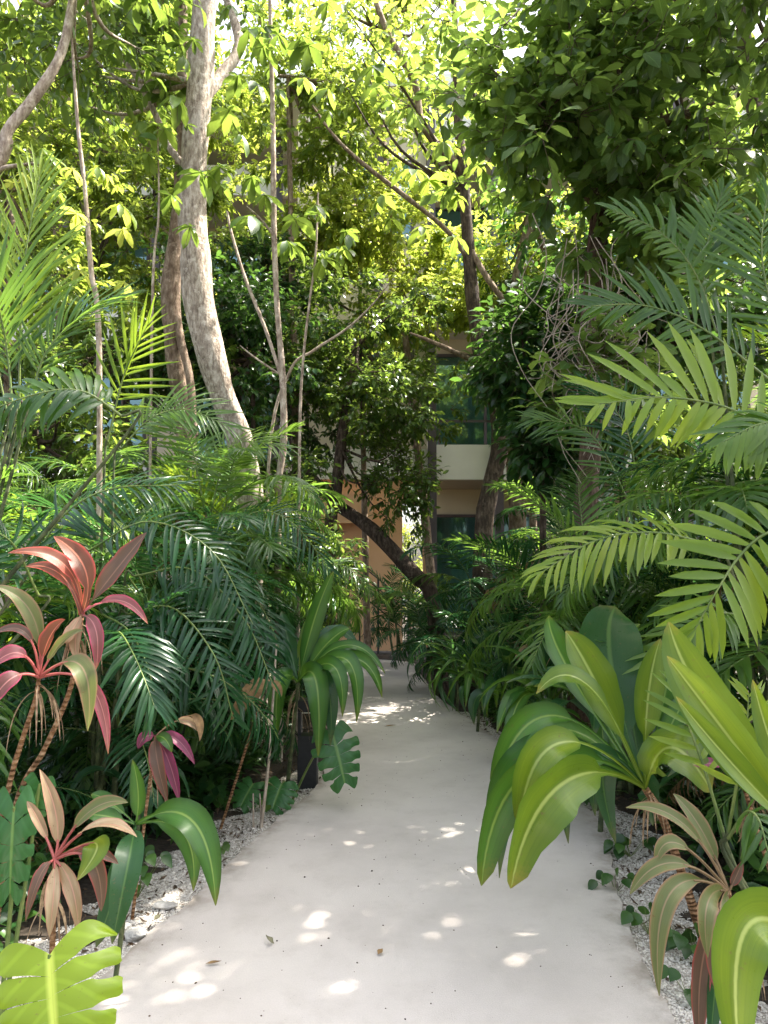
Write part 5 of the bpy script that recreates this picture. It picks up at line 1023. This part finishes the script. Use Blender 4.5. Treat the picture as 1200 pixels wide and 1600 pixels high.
leafplant('bronze_cordyline', 'green and bronze cordyline drooping over the gravel at lower right', 'cordyline', (1.12, 2.38), (1138, 1392), [
    ((978, 1262, .0), (1065, 1285, 0), 30, 'olive', K(pet=.3)), ((1052, 1240, .08), (1098, 1300, .04), 40, 'olive', K(pet=.25)), ((1024, 1352, -.1), (1060, 1318, -.08), 32, 'olive', K(pet=.38)), ((984, 1398, -.12), (1050, 1348, -.1), 34, 'olive', K(pet=.35)),
    ((1030, 1556, -.18), (1048, 1395, -.16), 44, 'olive', K(pet=.22, nh=(-.3, -.9, .3))), ((1106, 1496, -.2), (1106, 1410, -.18), 44, 'olive', K(pet=.12, nh=(0, -1, .2))), ((1146, 1520, -.18), (1136, 1430, -.15), 40, 'olive', K(pet=.12, nh=(.1, -1, .2))), ((1136, 1580, -.1), (1112, 1470, -.1), 34, 'bronze', K(pet=.15, nh=(0, -1, .1))), ((1095, 1640, -.05), (1098, 1500, -.05), 46, 'bronze', K(pet=.12, nh=(0, -1, .1))), ((1110, 1640, -.08), (1120, 1520, -.05), 40, 'broad_dark', K(pet=.12, nh=(0, -1, .1))), ((1160, 1345, .0), (1150, 1370, 0), 20, 'bronze', K(pet=.2))],
    2.38, stemr=.009, petmat='petiole_brown', seed=10, dry=8)
leafplant('purple_cordyline', 'single dark magenta leaf showing between the two right hand clumps', 'cordyline', (1.55, 2.8), (1150, 1190), [((1050, 1180, -.05), (1095, 1192, 0), 26, 'magenta', K(pet=.1)), ((1210, 1150, 0), (1180, 1165, 0), 26, 'magenta', K(pet=.1))], 2.75, stemr=.008, seed=12)
# small feathery palm by the near right clump
palm('small young palm with yellow green leaflets beside the broad leaved clump', 1.42, 2.62, [.25], 'yel', 240, 0, hero=[
    ([(1138, 1300, 2.55), (1152, 1220, 2.5), (1165, 1150, 2.5), (1170, 1085, 2.5)], 'yel', dict(up=(.1, -1, .2), pairs=8, ll=.19, lw=.028, a0=70, a1=40, lift=2, bend=.5, start=.25, seed=41)),
    ([(1130, 1300, 2.6), (1100, 1200, 2.62), (1075, 1130, 2.65), (1060, 1070, 2.7)], 'yel', dict(up=(.1, -1, .2), pairs=8, ll=.18, lw=.028, a0=65, a1=30, lift=2, bend=.5, start=.3, seed=42)),
    ([(1138, 1310, 2.5), (1165, 1270, 2.4), (1185, 1280, 2.35), (1200, 1330, 2.3)], 'mid', dict(up=(.1, -.8, .6), pairs=8, ll=.16, lw=.026, a0=65, a1=30, lift=2, bend=.7, start=.3, seed=43))])

# split-leaf plants
def splitplant(label, ground, lv, seed):
    t = thing('split_leaf_plant', label, 'monstera', (ground[0], ground[1], -.04))
    for k, (b, tip, w, nh, mt, Y, *st) in enumerate(lv):
        mb = MB(); B, Tp = P(b[0], b[1], Y), P(tip[0], tip[1], Y + (tip[2] if len(tip) > 2 else 0))
        monstera(mb, B, Tp, w * Y / FPX, nh, seed=seed + k, mat=0); mb.build('leaf', M[mt], t)
        mb = MB(); g0 = np.array([ground[0], ground[1], -.04]); tube(mb, [g0, (g0 * .45 + B * .55) + np.array([0, .03, .06]), B], [.009, .007, .005], 16, 7); mb.build('petiole', M['rachis'], t)
    return t
splitplant('bright yellow split leaf plant in the lower left corner', (-.95, 1.78), [((78, 1492), (84, 1650, -.12), 200, (.05, -.75, .75), 'monstera_yel', 1.95)], 3)
splitplant('green split leaf plant whose torn leaf hangs over the foot of the bollard', (-.62, 4.95), [((520, 1148), (540, 1222, -.1), 72, (.15, -.9, .45), 'monstera', 4.75), ((440, 1225), (425, 1262, -.1), 60, (0, -.7, .7), 'monstera', 4.85), ((395, 1225), (375, 1258, -.1), 50, (0, -.7, .7), 'monstera', 4.9)], 5)
splitplant('shaded split leaf plant behind the pale bronze cordyline at the left edge', (-1.25, 2.5), [((22, 1262), (12, 1400, -.05), 66, (.3, -1, .2), 'monstera', 2.5), ((62, 1225), (45, 1285, 0), 52, (.3, -.8, .6), 'monstera', 2.6)], 8)

# tan dried leaf and bare stick
t = leafplant('dried_leaf_plant', 'dried plant with one broad tan leaf hanging beside the thin stick', 'plant', (-.98, 4.55), (418, 1062), [((360, 1125, -.05), (392, 1085, -.05), 44, 'dead', K(pet=.05, nh=(-.3, -1, .3), label='broad tan dried leaf')), ((440, 1088, .0), (432, 1072, 0), 18, 'dead', K(pet=.1))], 4.5, stemr=.008, seed=14)
b0 = G(408, 1286); t = thing('bare_stick', 'thin pale upright stick at the gravel edge left of the bollard', 'stick', (b0[0], b0[1], -.03))
mb = MB(); tube(mb, [b0 + [0, 0, -.03], P(420, 1190, b0[1]), P(426, 1100, b0[1]), P(432, 1005, b0[1])], [.011, .009, .008, .006], 20, 7, .1)
for du in (-8, 5): tube(mb, [G(404 + du, 1285) + [0, 0, -.03], P(402 + du * .8, 1240, b0[1])], [.007, .004], 8, 6, .1)
mb.build('stem', M['bark_grey'], t)

# little plants on the gravel
def creeper(label, u, v, n, s, seed, name='ground_plant', mat='crown_dark', lob=False, hgt=.06):
    p = G(u, v); g = np.random.default_rng(seed); t = thing(name, label, 'ground plant', (p[0], p[1], -.03)); mb = MB(); st = MB()
    for k in range(n):
        a = g.uniform(0, 6.28); o = p + np.array([math.cos(a), math.sin(a), 0]) * s * g.uniform(.4, 1.7) + np.array([0, 0, hgt * g.uniform(.4, 1.3)])
        d = np.array([math.cos(a) * .6, math.sin(a) * .6 - .5, -.35])
        leaves(mb, [o], [d], [[0, -.5, 1]], s * g.uniform(.8, 1.2), s * g.uniform(.7, 1.0), np.linspace(0, 1, 8), [.25, .8, 1, .95, .8, .55, .3, .03], .5, .2, g.uniform(0, 1))
        prisms(st, [p + [0, 0, -.03]], [o], .002)
    mb.build('foliage', M[mat], t); st.build('stem', M['rachis'], t)
creeper('dark heart leaved creeper on the right hand gravel near the path edge', 962, 1385, 8, .06, 1)
creeper('dark round leaved creeper on the right hand gravel below the bronze cordyline', 1015, 1450, 6, .06, 2)
creeper('dark creeper at the bottom of the right hand gravel', 1075, 1545, 5, .06, 3)
creeper('small green seedling alone on the left gravel edge', 338, 1338, 9, .05, 4, 'seedling', 'crown_mid', hgt=.05)
creeper('low leafy tuft in the left shade behind the gravel', 345, 1255, 16, .07, 5, 'ground_plant', 'crown_dark', hgt=.12)
creeper('low leafy tuft in the left shade below the big green leaf', 215, 1392, 14, .07, 6, 'ground_plant', 'crown_dark', hgt=.14)

creeper('dark leafy creeper at the foot of the yellow green clump', 985, 1330, 12, .07, 7)
creeper('creeper with larger leaves under the drooping bronze leaves at lower right', 1085, 1480, 12, .075, 8)
creeper('green creeper spilling over the right path edge beyond the clump', 905, 1255, 12, .06, 9)
creeper('trailing creeper in the left gravel beside the bare stick', 430, 1262, 8, .05, 10, 'ground_plant', 'crown_mid', hgt=.05)
# ------------------------------------------------------------------ path lights
def bollard(label, u, v, sc=1.0):
    p = G(u, v); x, y = p[0], p[1]; w = .068; h = .58 * sc
    t = thing('bollard_light', label, 'bollard light', (x, y, -.04), 'black bollard lights beside the path', rz=0)
    def bx(name, mat, bs):
        m = MB()
        for b in bs: box(m, x + b[0], x + b[1], y + b[2], y + b[3], b[4], b[5])
        o = m.build(name, mat, t, smooth=False); bv = o.modifiers.new('edge', 'BEVEL'); bv.width = .003; bv.segments = 2; return o
    bx('body', M['metal'], [(-w, w, -w, w, -.04, .335)])
    bx('frame', M['metal'], [(-w, -w + .022, -w + .002, w - .002, .336, h - .081), (w - .022, w, -w + .002, w - .002, .336, h - .081)])
    bx('cap', M['metal'], [(-w, w, -w, w, h - .08, h)])
    bx('lens', M['plaster'], [(-w + .026, w - .026, -w + .02, w - .02, h - .092, h - .0805)])
    return t
bollard('black square bollard light half hidden by the large leafy plant', 481, 1222)
bollard('black bollard light far down the left edge of the path', 556, 1040)
# ------------------------------------------------------------------ light and camera
SUN_AZ, SUN_EL = 66.0, 61.0      # degrees to the right of straight ahead, and above the horizon
w = bpy.data.worlds.new('World'); SC.world = w; w.use_nodes = True
ns, ls = w.node_tree.nodes, w.node_tree.links
bg = ns['Background']; bg.inputs[1].default_value = .15
sky = ns.new('ShaderNodeTexSky'); sky.sky_type = 'NISHITA'; sky.sun_disc = False
sky.sun_elevation = rad(SUN_EL); sky.sun_rotation = rad(SUN_AZ); sky.dust_density = 5.0; sky.air_density = 1.0; sky.ozone_density = .6
hs = ns.new('ShaderNodeHueSaturation'); hs.inputs['Saturation'].default_value = .5
ls.new(sky.outputs[0], hs.inputs['Color']); ls.new(hs.outputs[0], bg.inputs[0])
ld = bpy.data.lights.new('sun', 'SUN'); ld.energy = 5; ld.angle = rad(.53); ld.color = (1, .93, .82)
lo = bpy.data.objects.new('sun', ld); COL.objects.link(lo)
from mathutils import Vector
sd = Vector((math.sin(rad(SUN_AZ)) * math.cos(rad(SUN_EL)), math.cos(rad(SUN_AZ)) * math.cos(rad(SUN_EL)), math.sin(rad(SUN_EL))))
lo.rotation_euler = sd.to_track_quat('Z', 'Y').to_euler(); lo.location = (8, 8, 20)
cd = bpy.data.cameras.new('camera'); co = bpy.data.objects.new('camera', cd); COL.objects.link(co)
cd.sensor_fit = 'VERTICAL'; cd.sensor_height = 36; cd.lens = 36 * FPX / 1600; cd.clip_start = .05; cd.clip_end = 2000
co.location = (0, 0, CAMZ); co.rotation_euler = (math.pi / 2 + PITCH, 0, 0)
SC.camera = co
SC.view_settings.view_transform = 'Standard'; SC.view_settings.look = 'None'; SC.view_settings.gamma = 1
SC.view_settings.exposure = 2.3
cy = SC.cycles
cy.max_bounces = 8; cy.diffuse_bounces = 5; cy.glossy_bounces = 3; cy.transmission_bounces = 5; cy.transparent_max_bounces = 8
cy.caustics_reflective = False; cy.caustics_refractive = False; cy.sample_clamp_indirect = 6; cy.blur_glossy = .5
cy.use_denoising = True
SC.render.use_persistent_data = False
